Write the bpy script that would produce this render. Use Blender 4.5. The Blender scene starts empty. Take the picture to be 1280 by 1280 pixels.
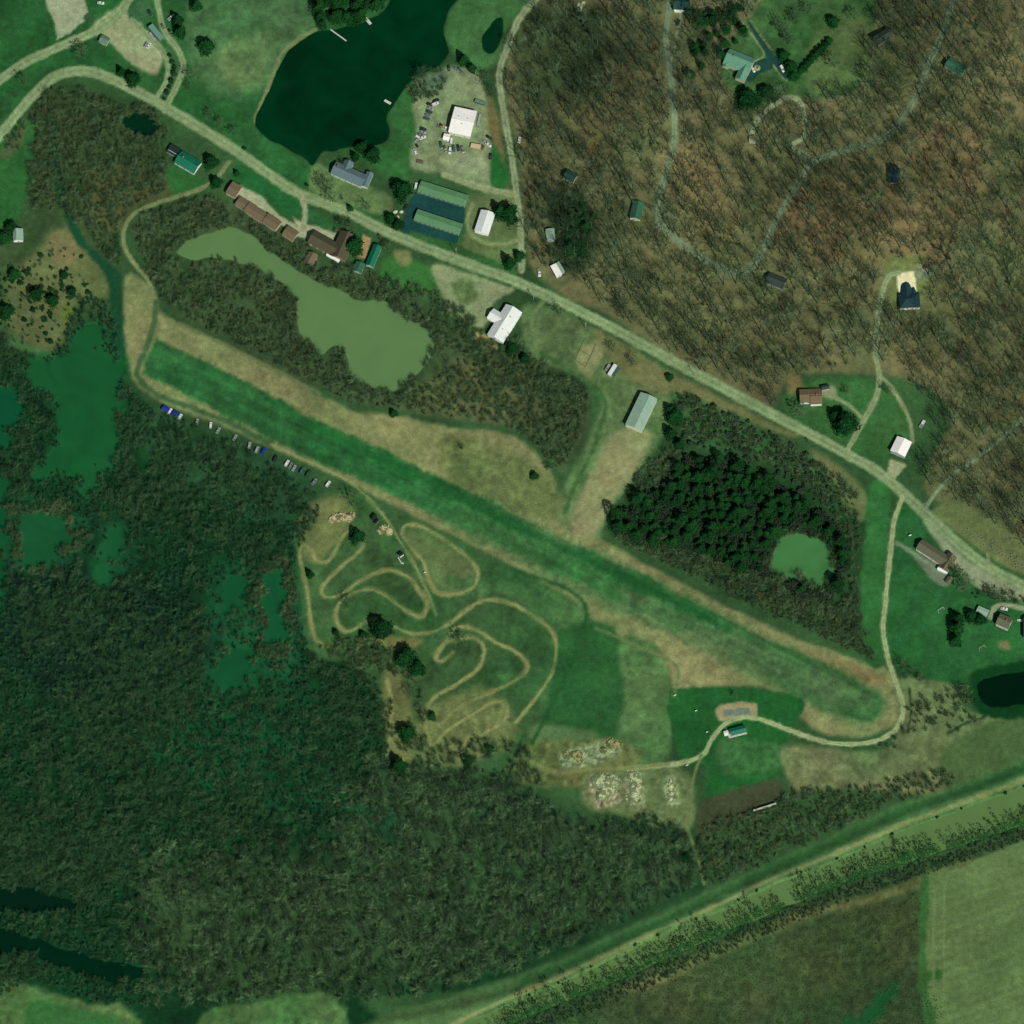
import bpy, bmesh, math, random
import numpy as np
from mathutils import Vector, Matrix
from mathutils.geometry import tessellate_polygon
random.seed(7); RNG = np.random.default_rng(7)
SC = bpy.context.scene; COL = SC.collection
PI = math.pi
# ------------------------------------------------------------------ camera geometry (satellite, 22 deg off nadir)
TILT = math.radians(22.0); DIST = 5000.0; HALF = 320.0
CT, ST = math.cos(TILT), math.sin(TILT)
CAM = np.array([0.0, -DIST*ST, DIST*CT])
SUN_AZ, SUN_EL = math.radians(152), math.radians(46)
ALB = np.array((1.03, 1.03, 1.14))
def smooth(a, b, x):
    t = np.clip((x-a)/(b-a), 0, 1); return t*t*(3-2*t)
def _hash(ix, iy, seed):
    h = (ix.astype(np.int64)*374761393 + iy.astype(np.int64)*668265263 + seed*982451653) & 0xffffffff
    h = ((h ^ (h >> 13))*1274126177) & 0xffffffff
    return ((h ^ (h >> 16)) & 0xffff)/65535.0
def noise(u, v, s, seed=0):
    x = np.asarray(u, float)/s; y = np.asarray(v, float)/s
    ix = np.floor(x); iy = np.floor(y); fx = x-ix; fy = y-iy
    fx = fx*fx*(3-2*fx); fy = fy*fy*(3-2*fy)
    a = _hash(ix, iy, seed); b = _hash(ix+1, iy, seed); c = _hash(ix, iy+1, seed); d = _hash(ix+1, iy+1, seed)
    return (a*(1-fx)+b*fx)*(1-fy) + (c*(1-fx)+d*fx)*fy - .5
def fbm(u, v, s, seed=0, o=4):
    t = 0; a = 1.0
    for k in range(o):
        t = t + a*noise(u, v, s/2**k, seed+17*k); a *= .55
    return t
LEVEE = [(380,1330),(470,1268),(560,1252),(640,1232),(700,1208),(760,1180),(830,1148),(900,1118),(960,1090),(1050,1052),(1130,1016),(1200,992),(1290,958),(1400,915)]
def seg_dist(u, v, pts):
    d = np.full(np.shape(u), 1e9)
    for (x0, y0), (x1, y1) in zip(pts[:-1], pts[1:]):
        ex, ey = x1-x0, y1-y0; L = ex*ex+ey*ey+1e-9
        t = np.clip(((u-x0)*ex+(v-y0)*ey)/L, 0, 1)
        d = np.minimum(d, (u-x0-t*ex)**2+(v-y0-t*ey)**2)
    return np.sqrt(d)
def H(x, y):
    """height of the land, metres: flat valley floor, wooded hills in the north-east, a levee along the canal"""
    x = np.asarray(x, float); y = np.asarray(y, float)
    U = x*2+640; V = 640-y*CT*2
    d = (U-640)*.488-(V-350)*.873
    r = smooth(15, 300, d)*smooth(650, 800, U)
    far = smooth(1500, 4000, np.maximum(np.abs(x), np.abs(y)))
    h = r*(17+7*np.sin(U/62.+V/140.)+4.5*np.sin(U/37.-V/52.+1.0)+3*np.sin(V/33.+U/210.))
    h = h + r*2.5*noise(U, V, 60, 5)
    lv = seg_dist(U, V, LEVEE)
    h = h + 2.2*np.exp(-(lv/9.0)**2)
    return h*(1-far)
def M(u, v, dz=None, z=None):
    """the point of the land (or of a level dz above it) seen at photo pixel (u, v)"""
    u = np.asarray(u, float); v = np.asarray(v, float)
    a = (u-640)/640*HALF/DIST; b = -(v-640)/640*HALF/DIST
    dx = a; dy = ST+b*CT; dzz = -CT+b*ST
    zz = np.zeros(np.shape(u)) if z is None else np.full(np.shape(u), float(z))
    for k in range(1 if z is not None else 6):
        t = (zz-CAM[2])/dzz
        x = CAM[0]+t*dx; y = CAM[1]+t*dy
        if z is None: zz = H(x, y)+(dz or 0)
    return x, y, zz
def M1(u, v, dz=0):
    x, y, z = M(np.array([u]), np.array([v]), dz)
    return float(x[0]), float(y[0]), float(z[0])
def G(u, v):
    """ground point under pixel"""
    return Vector(M1(u, v))
def lin(c):
    c = np.asarray(c, float)/255.0
    return np.where(c <= .04045, c/12.92, ((c+.055)/1.055)**2.4)
def A(r, g, b):
    """photo colour -> base colour"""
    l = lin((r, g, b))/ALB
    return tuple(float(min(.82, x)) for x in l)
def catmull(p, n=5, closed=True):
    P = [np.array(q, float) for q in p]; out = []
    N = len(P)
    for i in range(N if closed else N-1):
        if closed: a, b, c, d = P[i-1], P[i], P[(i+1) % N], P[(i+2) % N]
        else: a, b, c, d = P[max(i-1, 0)], P[i], P[i+1], P[min(i+2, N-1)]
        for k in range(n):
            t = k/n
            out.append(.5*((2*b)+(-a+c)*t+(2*a-5*b+4*c-d)*t*t+(-a+3*b-3*c+d)*t**3))
    if not closed: out.append(P[-1])
    return [tuple(q) for q in out]
def sdf(u, v, poly):
    """signed pixel distance to a polygon, negative inside"""
    P = poly+[poly[0]]
    d = seg_dist(u, v, P)
    ins = np.zeros(np.shape(u), bool)
    for (x0, y0), (x1, y1) in zip(P[:-1], P[1:]):
        if y0 == y1: continue
        c = (y0 > v) != (y1 > v)
        ins ^= c & (u < (x1-x0)*(v-y0)/(y1-y0)+x0)
    return np.where(ins, -d, d)
# ------------------------------------------------------------------ the map: zones of colour (photo pixels)
ROADS = {}
def R_(name, w, col, pts, soft=1.2, sheet=None): ROADS[name] = dict(w=w, col=col, pts=catmull(pts, 5, False), soft=soft, sheet=sheet)
RC = (118,140,102); GC = (112,134,98)
R_('road', 13.5, RC, [(-60,240),(-20,192),(0,170),(30,132),(60,102),(82,91),(110,89),(140,99),(200,130),(250,160),(300,192),(370,240),(430,263),(480,288),(520,305),(580,328),(640,350),(700,377),(760,407),(830,445),(900,483),(960,515),(1050,563),(1100,592),(1150,636),(1200,682),(1240,712),(1300,742),(1360,770)], sheet='road')
R_('northwest', 12, RC, [(-40,130),(0,100),(30,79),(75,58),(120,38),(150,14),(175,-25)], sheet='road')
R_('loop1', 8, RC, [(192,-25),(198,10),(206,40),(222,62),(229,82),(222,105),(212,125),(206,138)], sheet='lane')
R_('loop2', 6.5, RC, [(165,25),(185,43),(202,62),(210,82),(207,103),(198,118),(196,124)], sheet='lane')
R_('laneE', 9, (122,138,106), [(690,-30),(668,0),(648,25),(634,60),(624,92),(628,130),(634,165),(640,200),(646,245),(651,290),(652,338)], sheet='lane')
R_('driveE', 8, (130,143,108), [(555,218),(600,234),(645,244)])
R_('barnloop', 5, (118,134,92), [(652,298),(630,305),(608,304),(590,294),(584,276),(590,256)])
R_('wood1', 8.5, (106,126,100), [(838,-30),(836,10),(832,45),(836,75),(841,120),(843,170),(836,205),(826,238),(823,272),(836,291),(870,317),(905,336),(932,340),(952,315),(972,272),(998,228),(1015,203),(1060,186),(1108,170),(1140,130),(1160,82),(1180,35),(1200,-25)], soft=2.5, sheet='lane')
R_('wood2', 5, (108,124,98), [(853,14),(848,35),(842,58),(838,76)])
R_('wood3', 4, (84,108,78), [(634,60),(668,42),(705,22)], soft=2)
R_('wood4', 6.5, (126,142,110), [(938,170),(950,146),(968,131),(985,122),(1000,127),(1006,150),(1004,172),(990,182),(1012,198)], sheet='driveway')
R_('wood5', 4, (86,106,78), [(1162,85),(1178,88)])
R_('eastdrive', 7.5, (118,134,100), [(1058,565),(1076,532),(1094,498),(1099,470),(1094,440),(1097,400),(1104,362),(1112,345),(1124,341)], sheet='driveway')
R_('eastdrive2', 5, (118,134,98), [(1101,470),(1113,484),(1127,505),(1138,530),(1140,552)], sheet='driveway')
R_('eastdrive3', 5, (118,134,100), [(1077,522),(1060,506),(1042,496),(1030,492)], sheet='driveway')
R_('eastdrive4', 5, (112,132,104), [(1154,640),(1170,615),(1195,590),(1225,570),(1255,545),(1300,505)], sheet='driveway')
R_('airdrive', 6.5, (138,154,112), [(1128,622),(1118,650),(1112,700),(1106,760),(1104,790),(1112,830),(1125,868),(1129,888),(1121,910),(1101,924),(1070,930),(1035,928),(995,916),(965,904),(945,898),(925,897),(905,906),(890,924),(880,942),(862,951),(835,956),(790,960)], sheet='driveway')
R_('rangepath', 3.5, (104,120,78), [(877,945),(868,968),(863,1000),(858,1030),(870,1065),(880,1105)], soft=2)
R_('westdrive', 5.5, (112,126,86), [(286,203),(266,226),(240,240),(205,251),(172,264),(156,284),(155,306),(168,330),(186,352),(195,380)], sheet='driveway')
R_('westdrive2', 7, (62,92,60), [(195,378),(193,400),(183,435),(172,460),(176,476),(200,495),(240,510),(290,530),(340,556)], soft=2)
R_('westdrive3', 3.4, (124,136,92), [(340,556),(380,575),(420,593),(444,607)], soft=1.2)
R_('trackdrive', 4, (112,130,84), [(444,607),(462,624),(482,648),(500,676),(518,706),(532,736),(545,768)], sheet='path')
R_('moteldrive', 7, (132,146,112), [(376,243),(381,262),(380,285)])
R_('pond_track', 3, (98,112,76), [(205,398),(300,440),(400,492)], soft=1.5)
R_('se_drive', 6, (134,146,118), [(1238,772),(1245,758),(1262,757),(1290,764)])
R_('se_lane', 5, (110,128,104), [(1120,678),(1140,690),(1165,708),(1180,722)])
R_('yardtrack', 5, (60,96,54), [(672,440),(700,455),(735,480),(752,492),(756,515),(742,560),(722,600),(706,640)], soft=2.5)
R_('yard_loop', 4, (98,120,80), [(678,378),(665,400),(672,440)], soft=2)
R_('cem_path', 3, (128,140,104), [(1238,712),(1234,693)])
R_('creek_r', 3, (40,66,42), [(1137,860),(1139,890),(1135,915)], soft=1)
R_('creek_r2', 3.2, (44,70,44), [(1185,917),(1205,905),(1230,896)], soft=1)
R_('kerb1', 1.8, (118,136,96), [(928,28),(940,44),(951,60),(955,66),(953,72),(944,76)], soft=.8, sheet='path')
R_('kerb2', 1.6, (118,136,96), [(967,82),(974,92),(981,100),(985,99),(986,94)], soft=.8, sheet='path')
R_('kerb3', 1.6, (110,124,84), [(938,26),(952,46),(964,62),(969,69),(979,65)], soft=.8)
R_('shore', 5, (108,122,82), [(324,158),(319,148),(330,122),(343,90),(352,67),(373,49),(394,37)], soft=1.6)
R_('fieldline', 4, (34,80,42), [(640,712),(690,728),(722,745),(733,765),(724,800),(702,855),(680,900),(665,930)], soft=3)
R_('fieldline2', 4, (96,116,74), [(745,785),(790,805),(845,832),(842,870)], soft=3)
R_('headland1', 2.2, (100,124,82), [(1169,1112),(1167,1160),(1167,1240)], soft=1.5)
R_('headland2', 2.2, (100,124,82), [(1181,1106),(1180,1160),(1180,1250)], soft=1.5)
R_('dumptrack', 5, (112,120,78), [(835,956),(780,960),(735,962),(700,966),(672,956)], soft=3)
TC = (126,134,86)
TR = [[(502,668),(505,658),(520,656),(540,665),(570,685),(592,705),(597,720),(590,735),(570,742),(550,742),(538,730),(530,705),(515,685),(503,670)],
 [(440,660),(428,670),(418,690),(408,702),(395,700),(388,686),(380,681),(374,690),(378,715),(384,740),(387,765),(390,785),(395,800),(410,808),(420,812)],
 [(446,668),(455,678),(448,690),(430,705),(412,722),(402,735),(405,745),(418,746),(432,739),(450,726),(470,716),(490,713),(510,722),(525,740),(534,755),(530,768),(520,770),(505,762),(490,750),(470,738),(455,737),(440,742),(425,752),(420,765),(421,778),(430,788),(440,788),(455,778),(470,774)],
 [(492,783),(515,792),(540,790),(560,780),(580,765),(600,752),(620,750),(645,757),(675,775),(690,790),(695,810),(690,840),(675,865),(655,890),(645,903)],
 [(545,822),(555,805),(565,788),(580,783),(600,790),(620,803),(645,815),(657,828),(657,840),(640,852),(620,862),(590,875),(570,885),(550,905)],
 [(566,815),(552,826),(545,820),(556,803),(578,799),(594,797),(604,808),(604,820),(595,838),(570,855),(545,870),(532,885),(530,900),(535,920),(542,945)],
 [(545,928),(560,912),(595,890),(610,880),(625,877),(633,885),(630,900),(612,912),(596,924)],
 [(445,812),(458,804),(472,800),(486,810)], [(484,850),(489,880),(487,920),(484,945)]]
for i, t in enumerate(TR): R_('track%d' % i, 5.2, TC, t, soft=2.0, sheet='dirt_track')
WATER = {}
def W_(name, col, pts, n=8):
    P = np.array(catmull(pts, n)); big = 15 if name[:4] == 'pool' and 'sw' not in name else 8 if name[:4] == 'mars' else 6 if 'sw' in name else 2.6       # ragged shoreline
    P[:, 0] += big*(fbm(P[:, 0], P[:, 1], 16, 201, 4)); P[:, 1] += big*(fbm(P[:, 0], P[:, 1], 16, 202, 4))
    WATER[name] = dict(col=col, pts=[tuple(q) for q in P])
W_('lake', (2,45,24), [(640,-80),(572,0),(560,18),(554,38),(561,62),(548,82),(525,94),(510,106),(495,126),(483,145),(487,165),(480,178),(462,181),(440,183),(420,187),(402,191),(392,206),(378,196),(340,175),(322,160),(320,150),(330,125),(345,90),(355,70),(375,52),(395,40),(430,34),(460,24),(485,5),(505,-50),(560,-90)])
W_('pond_top', (4,44,24), [(628,22),(629,40),(620,62),(611,66),(603,58),(606,40),(615,28)])
W_('pond_nw', (4,42,26), [(150,152),(165,142),(180,142),(194,154),(199,168),(182,174),(166,167)])
W_('pond_green', (88,122,78), [(223,316),(236,301),(262,293),(285,284),(308,290),(335,312),(356,327),(382,345),(420,361),(450,375),(482,378),(502,396),(525,406),(540,420),(544,432),(535,452),(520,468),(502,482),(487,490),(470,489),(455,478),(440,472),(435,452),(425,433),(412,437),(402,444),(386,432),(375,416),(370,392),(371,376),(362,364),(345,350),(318,335),(290,326),(265,322),(243,325)])
W_('pond_grove', (62,114,66), [(966,690),(980,670),(1000,667),(1022,674),(1038,688),(1043,710),(1032,734),(1020,737),(1006,723),(985,722),(966,716),(962,704)])
W_('pond_se', (2,28,16), [(1224,852),(1240,845),(1290,839),(1340,836),(1340,875),(1282,878),(1250,885),(1234,881),(1223,868)])
W_('marsh', (23,82,46), [(28,455),(55,450),(85,440),(98,420),(112,403),(124,408),(133,430),(138,446),(151,450),(153,480),(150,520),(149,560),(136,590),(121,596),(125,610),(102,622),(94,602),(72,590),(50,602),(40,590),(60,575),(70,540),(68,510),(52,492),(30,470)])
W_('marsh_w', (14,78,48), [(-70,482),(10,484),(25,500),(36,514),(21,530),(10,555),(-3,562),(-70,570)])
W_('marsh_w2', (18,74,44), [(-40,600),(8,605),(10,650),(5,690),(1,760),(-40,770)])
W_('pool1', (24,80,48), [(22,640),(60,640),(78,648),(94,676),(76,688),(62,708),(40,712),(26,716),(20,680)])
W_('pool2', (24,82,48), [(132,668),(148,662),(150,690),(140,720),(126,735),(118,725),(126,700)])
W_('pool3', (20,78,47), [(275,735),(298,718),(306,748),(292,768),(278,755)])
W_('pool4', (20,80,48), [(328,720),(350,710),(361,730),(359,790),(352,838),(338,810),(326,770)])
W_('pool5', (20,78,47), [(278,820),(298,808),(310,832),(292,862),(270,850)])
W_('pool_sw1', (4,34,22), [(-30,1113),(40,1110),(84,1126),(96,1134),(60,1141),(-30,1140)])
W_('pool_sw2', (3,36,22), [(-30,1162),(40,1170),(90,1188),(140,1202),(182,1214),(150,1228),(90,1216),(40,1196),(-30,1186)])
W_('pool_se', (26,78,42), [(1052,1278),(1078,1268),(1096,1246),(1113,1238),(1106,1252),(1086,1275),(1066,1300),(1048,1300)])
CANAL_N = [(520,1310),(560,1288),(640,1252),(700,1227),(740,1207),(800,1178),(850,1156),(900,1136),(960,1106),(1050,1071),(1130,1036),(1200,1011),(1280,982),(1400,935)]
CANAL_S = [(1400,975),(1280,1030),(1200,1057),(1150,1072),(1060,1102),(960,1143),(900,1168),(840,1195),(760,1231),(700,1255),(640,1281),(600,1310)]
_c = np.array(catmull(CANAL_N, 12, False)+catmull(CANAL_S, 12, False)); _c[:, 1] += 2.6*fbm(_c[:, 0], _c[:, 1], 20, 210, 4)
WATER['canal'] = dict(col=(86,117,70), pts=[tuple(q) for q in _c])
R_('bank_shade', 2.6, (18,52,34), CANAL_S[::-1], soft=1.2)  # shade at the foot of the south bank trees, painted as a dark line
CREEK = [(66,150),(68,185),(72,222),(80,250),(90,280),(101,302),(122,322),(139,345),(145,380),(148,420),(147,455)]
RUNWAY = [(196,424),(260,452),(320,485),(360,508),(420,537),(480,562),(535,590),(595,617),(640,642),(700,674),(745,692),(800,716),(860,750),(920,780),(965,803),(1030,830),(1080,856),(1100,872),(1103,886),(1090,902),(1060,897),(1010,876),(960,848),(915,826),(860,798),(790,768),(740,743),(690,719),(640,692),(585,664),(530,637),(470,608),(430,592),(370,565),(320,538),(275,517),(225,490),(178,468),(180,448)]
ZONES = []
def Z(col, soft, pts, var=.10, sm=True, jit=2.0, vs=26): ZONES.append((col, soft, catmull(pts, 4) if sm else pts, var, jit, vs))
Z((96,100,69), 5, [(700,-180),(1600,-180),(1600,800),(1285,690),(1190,640),(1155,612),(1165,570),(1190,520),(1150,480),(1110,470),(1060,468),(990,470),(962,512),(930,498),(830,440),(760,395),(700,368),(662,330),(652,250),(645,180),(630,110),(640,50),(672,0)], .15)
for p in ([(720,130),(745,140),(750,190),(730,205),(722,170)], [(960,250),(1060,210),(1180,150),(1230,210),(1180,330),(1060,330),(985,330)], [(820,180),(900,200),(930,290),(870,300),(845,230)], [(1215,130),(1230,120),(1228,170),(1218,185)]): Z((113,106,74), 18, p, .13)
Z((62,78,50), 14, [(650,20),(740,10),(760,60),(720,110),(660,130),(645,80)])
Z((40,60,40), 10, [(690,240),(740,260),(735,330),(700,340),(690,300)])
# swamp
Z((18,56,32), 6, [(-200,470),(60,440),(155,480),(200,522),(260,548),(340,600),(400,640),(380,690),(372,760),(388,822),(440,832),(480,900),(500,960),(640,985),(760,1030),(850,1030),(885,1100),(800,1148),(650,1215),(560,1240),(450,1245),(430,1290),(-200,1260)], .2)
for c, p in (((22,72,44), [(10,630),(100,630),(110,700),(20,730),(0,680)]), ((22,70,44), [(115,655),(160,650),(165,720),(120,745)]), ((21,74,46), [(268,710),(300,700),(320,760),(380,700),(372,850),(330,850),(270,880),(256,820)]), ((30,76,48), [(280,560),(380,600),(360,660),(300,640)]), ((40,74,48), [(190,515),(300,560),(390,610),(390,650),(300,640),(200,590)]), ((17,72,42), [(170,920),(300,880),(420,960),(400,1010),(250,990)]), ((46,70,44), [(200,1090),(330,1070),(400,1120),(330,1180),(220,1160)]), ((20,44,34), [(0,700),(200,740),(260,820),(100,880),(0,800)]), ((48,76,48), [(480,955),(640,980),(760,1030),(860,1040),(872,1100),(800,1140),(640,1205),(520,1235),(440,1240),(400,1180),(420,1060)]), ((48,74,46), [(180,1090),(330,1070),(420,1090),(440,1235),(300,1245),(200,1190)]), ((40,66,44), [(0,1040),(180,1050),(180,1100),(60,1105),(0,1100)]), ((20,80,52), [(430,985),(450,1000),(480,1010),(515,1050),(490,1050),(440,1010)])):
    Z(c, 18, p, .18)
# north-west and middle brush
Z((52,74,46), 6, [(40,125),(100,110),(160,135),(205,185),(215,240),(160,265),(145,300),(150,345),(150,440),(60,440),(-60,440),(-60,270),(20,290),(38,220)], .2)
Z((76,84,52), 9, [(110,215),(200,215),(215,240),(165,262),(150,290),(120,280)])
Z((56,78,50), 5, [(165,275),(215,255),(270,245),(370,300),(470,345),(545,390),(620,430),(680,450),(735,490),(730,560),(700,590),(660,540),(560,525),(490,512),(400,490),(300,440),(215,395),(190,340)], .2)
Z((84,92,60), 10, [(540,470),(610,440),(660,470),(680,530),(600,525),(520,510)], .15)
Z((88,100,64), 8, [(12,345),(48,312),(62,288),(95,285),(98,305),(140,340),(132,370),(90,380),(85,415),(60,440),(25,428),(8,390)], .13)
Z((106,108,72), 5, [(64,292),(92,290),(98,318),(80,335),(64,320)], .1)
Z((70,110,66), 5, [(15,420),(40,432),(70,445),(50,448),(20,440)], .1)
Z((94,112,44), 4, [(80,385),(90,385),(88,412),(82,410)], .1)
# lawns, north-west
Z((40,90,48), 4, [(-200,-200),(520,-200),(480,10),(400,38),(395,45),(335,110),(318,150),(325,165),(392,210),(388,232),(360,228),(230,145),(205,140),(110,95),(60,108),(0,170),(-200,300)], .2)
Z((66,104,66), 12, [(240,0),(395,0),(395,35),(320,120),(250,100)], .2, vs=14)
Z((84,112,72), 8, [(275,60),(340,40),(330,100),(290,110)], .2, vs=14)
Z((42,94,48), 3, [(-80,195),(38,148),(42,170),(40,205),(34,240),(10,282),(-80,290)])
Z((72,92,60), 3, [(0,190),(28,155),(28,178),(8,200)])
Z((104,120,78), 2.2, [(321,146),(332,118),(347,86),(359,66),(378,50),(396,38),(398,46),(380,56),(362,78),(348,108),(334,134),(326,152)])
Z((44,96,48), 3, [(205,215),(222,205),(250,222),(262,228),(240,238),(218,242)])
Z((150,162,134), 1.5, [(52,-40),(96,-40),(112,18),(106,27),(86,44),(71,50),(68,30),(60,10)], .05, False)
Z((50,84,58), 2, [(104,22),(110,15),(119,20),(113,30)], .05)
Z((138,150,114), 2.5, [(112,34),(150,6),(160,10),(163,20),(176,28),(182,42),(202,66),(201,84),(196,94),(184,90),(165,80),(148,66),(137,52)], .1)
Z((52,92,60), 2, [(160,14),(170,2),(186,0),(191,14),(186,22),(166,28)], .1)
Z((58,94,60), 1.5, [(206,62),(212,58),(222,78),(222,96),(214,115),(204,126),(201,122),(214,98),(214,78)], .08)
# around the lake and the white shop
Z((58,100,58), 5, [(572,0),(640,-40),(660,0),(632,40),(622,80),(590,85),(565,60),(556,38)], .15)
Z((48,96,52), 5, [(490,120),(512,108),(530,112),(525,150),(515,200),(505,235),(480,220),(455,200),(430,190),(470,182),(490,170),(485,145)], .15)
Z((90,116,74), 3, [(395,205),(430,220),(480,240),(490,260),(470,285),(440,265),(400,245),(385,232)], .15)
Z((44,92,50), 3, [(430,255),(480,270),(476,284),(440,268)])
Z((116,130,98), 4, [(516,130),(530,105),(555,86),(592,88),(606,112),(614,145),(616,190),(614,226),(640,238),(640,246),(600,236),(560,220),(515,212),(512,190),(520,160)], .16, vs=10)
Z((132,144,112), 4, [(560,192),(600,190),(612,205),(606,224),(570,215),(545,200)], .12, vs=8)
Z((84,102,84), 5, [(520,100),(550,88),(560,100),(540,120),(522,118)], .2, vs=8)
Z((100,98,64), 4, [(608,120),(620,130),(632,200),(636,235),(626,220),(612,170)], .1)
Z((36,96,48), 2.5, [(615,180),(624,190),(634,212),(636,228),(626,238),(614,232)], .08)
Z((88,110,70), 3, [(586,246),(650,252),(650,330),(600,322),(578,312),(584,280)], .15)
Z((46,92,48), 2, [(512,290),(572,307),(640,335),(640,344),(580,322),(512,300)], .1)
Z((26,66,64), .9, [(521,240),(582,257),(579,281),(571,305),(513,288),(508,297),(498,292),(506,270),(512,250)], .04, False, .3)
Z((36,96,50), 2, [(300,205),(330,222),(372,248),(374,266),(362,272),(335,255),(305,235),(290,222)], .1)
Z((42,92,52), 2, [(386,262),(420,280),(470,300),(445,296),(400,282),(384,270)], .1)
Z((152,160,130), 1.3, [(299,231),(332,250),(348,268),(372,284),(366,272),(384,280),(420,292),(416,302),(385,300),(370,292),(335,268),(296,245)], .05, False)
Z((150,130,92), 1.2, [(454,294),(464,297),(457,322),(448,320)], .06, False)
Z((52,104,52), 3, [(480,322),(500,320),(540,335),(548,358),(520,365),(478,352)], .12)
Z((112,120,78), 4, [(492,314),(510,314),(512,330),(500,330)], .1)
Z((124,140,104), 3, [(540,332),(575,338),(620,353),(642,362),(622,376),(604,408),(584,404),(560,388),(552,365)], .1)
Z((92,112,72), 4, [(565,355),(585,350),(598,370),(585,382),(570,375)], .2, vs=8)
Z((160,146,98), 2, [(594,418),(604,418),(620,432),(618,438),(600,430)], .1)
# yard south of the road
Z((82,110,70), 5, [(655,385),(700,385),(760,420),(830,460),(850,500),(830,540),(800,590),(760,640),(745,680),(700,660),(690,640),(740,540),(752,495),(720,470),(672,450),(655,425)], .2, vs=14)
Z((122,130,92), 5, [(740,590),(770,540),(815,540),(800,580),(765,630),(740,672),(712,655)], .12)
Z((124,132,92), 3, [(720,445),(735,430),(752,422),(758,435),(742,470),(725,464)], .12)
Z((100,107,70), 6, [(740,410),(800,445),(870,480),(960,525),(1000,545),(960,540),(860,500),(780,470)], .1)
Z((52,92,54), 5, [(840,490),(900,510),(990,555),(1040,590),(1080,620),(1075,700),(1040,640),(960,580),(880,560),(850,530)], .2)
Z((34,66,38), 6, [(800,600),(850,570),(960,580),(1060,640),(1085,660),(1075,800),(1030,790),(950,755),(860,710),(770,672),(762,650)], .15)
Z((92,104,68), 4, [(1010,560),(1040,600),(1070,650),(1085,640),(1080,610),(1040,575)], .15)
# airstrip surroundings
Z((116,124,84), 4, [(158,345),(186,355),(200,388),(260,420),(330,456),(400,493),(440,513),(490,518),(560,533),(640,545),(690,590),(700,655),(760,680),(850,728),(950,778),(1050,818),(1112,838),(1128,880),(1118,905),(1080,922),(1030,918),(1000,897),(960,862),(900,860),(845,862),(835,842),(780,802),(738,772),(700,742),(640,708),(560,667),(480,626),(400,586),(300,541),(210,507),(178,484),(162,462),(152,420)], .14, vs=12)
Z((94,108,68), 8, [(560,540),(680,590),(700,650),(640,640),(560,600)], .18, vs=10)
Z((126,116,80), 6, [(1000,812),(1060,828),(1110,850),(1090,858),(1050,840)], .1)
Z((42,94,52), 4, RUNWAY, .18, False, 2.2, 18)
Z((52,98,55), 16, [(600,625),(640,642),(760,700),(860,750),(965,803),(1080,856),(1103,886),(1060,897),(960,848),(860,798),(740,743),(640,692),(560,650)], .2, vs=16, jit=5)
Z((70,104,66), 12, [(800,735),(965,812),(1080,860),(1095,885),(1060,893),(960,846),(860,796),(780,755)], .2, vs=12, jit=5)
Z((84,108,70), 7, [(560,655),(640,688),(740,738),(860,793),(960,843),(960,850),(860,803),(740,748),(640,697),(540,645)], .2, vs=8, jit=4)
Z((32,86,44), 6, [(330,490),(430,545),(560,605),(700,680),(745,696),(900,776),(880,776),(720,700),(600,640),(450,570),(350,515)], .1, jit=5)
# motocross field
Z((56,92,54), 5, [(378,640),(430,610),(470,628),(560,670),(640,710),(700,742),(735,772),(735,800),(680,930),(640,930),(560,960),(520,960),(490,900),(480,850),(440,830),(392,815),(378,760),(370,690)], .2, vs=18)
Z((88,108,68), 8, [(505,660),(560,680),(595,715),(570,740),(540,725),(515,690)], .15)
Z((96,112,70), 8, [(530,890),(600,860),(640,890),(640,930),(560,960),(520,940)], .2, vs=9)
Z((100,112,70), 6, [(376,640),(430,618),(440,650),(400,700),(376,690)], .15)
Z((96,110,68), 6, [(480,840),(505,850),(520,940),(500,960),(480,910)], .15)
Z((110,116,70), 5, [(470,795),(500,795),(530,800),(500,815)], .1)
Z((64,100,60), 5, [(560,720),(700,742),(735,772),(730,800),(700,800),(640,745),(590,745)], .18, vs=14)
Z((40,86,46), 5, [(700,790),(770,785),(780,880),(770,930),(720,910),(680,905),(690,850)], .12)
Z((72,106,64), 5, [(775,795),(830,820),(838,940),(790,955),(770,930),(780,870)], .2, vs=14)
Z((80,110,70), 4, [(672,905),(740,915),(735,930),(668,928)], .08)
Z((96,106,66), 5, [(655,935),(700,925),(790,930),(800,960),(760,985),(720,985),(650,975)], .24, vs=7, jit=5)
Z((92,110,72), 5, [(740,965),(850,960),(870,1010),(850,1040),(780,1020),(730,1005)], .16, vs=8)
for p in ([(738,972),(755,966),(770,972),(776,990),(770,1008),(748,1006),(736,992)], [(784,968),(800,966),(806,985),(806,1008),(792,1012),(784,995)], [(832,974),(846,974),(848,1004),(834,1006)], [(700,938),(735,932),(770,930),(776,944),(735,960),(704,958)]): Z((128,140,106), 4, p, .4, jit=4, vs=4)
Z((32,86,42), 2.5, [(838,866),(880,858),(940,860),(1002,874),(998,900),(986,918),(978,962),(940,980),(886,1000),(882,960),(862,955),(850,945),(836,900)], .12)
Z((52,94,54), 6, [(900,925),(970,930),(975,960),(910,970)], .2, vs=8)
Z((140,136,104), 1.5, [(898,882),(938,879),(945,886),(945,897),(920,900),(898,901)], .06)
Z((62,70,50), 4, [(880,1000),(960,978),(978,985),(960,1005),(900,1035),(875,1050)], .1)
Z((94,110,74), 5, [(985,930),(1110,935),(1122,850),(1190,855),(1218,892),(1300,888),(1300,965),(1180,995),(1060,985),(1000,990),(980,960)], .2, vs=12)
Z((70,96,58), 5, [(1185,930),(1300,890),(1300,960),(1190,985)], .1)
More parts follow.
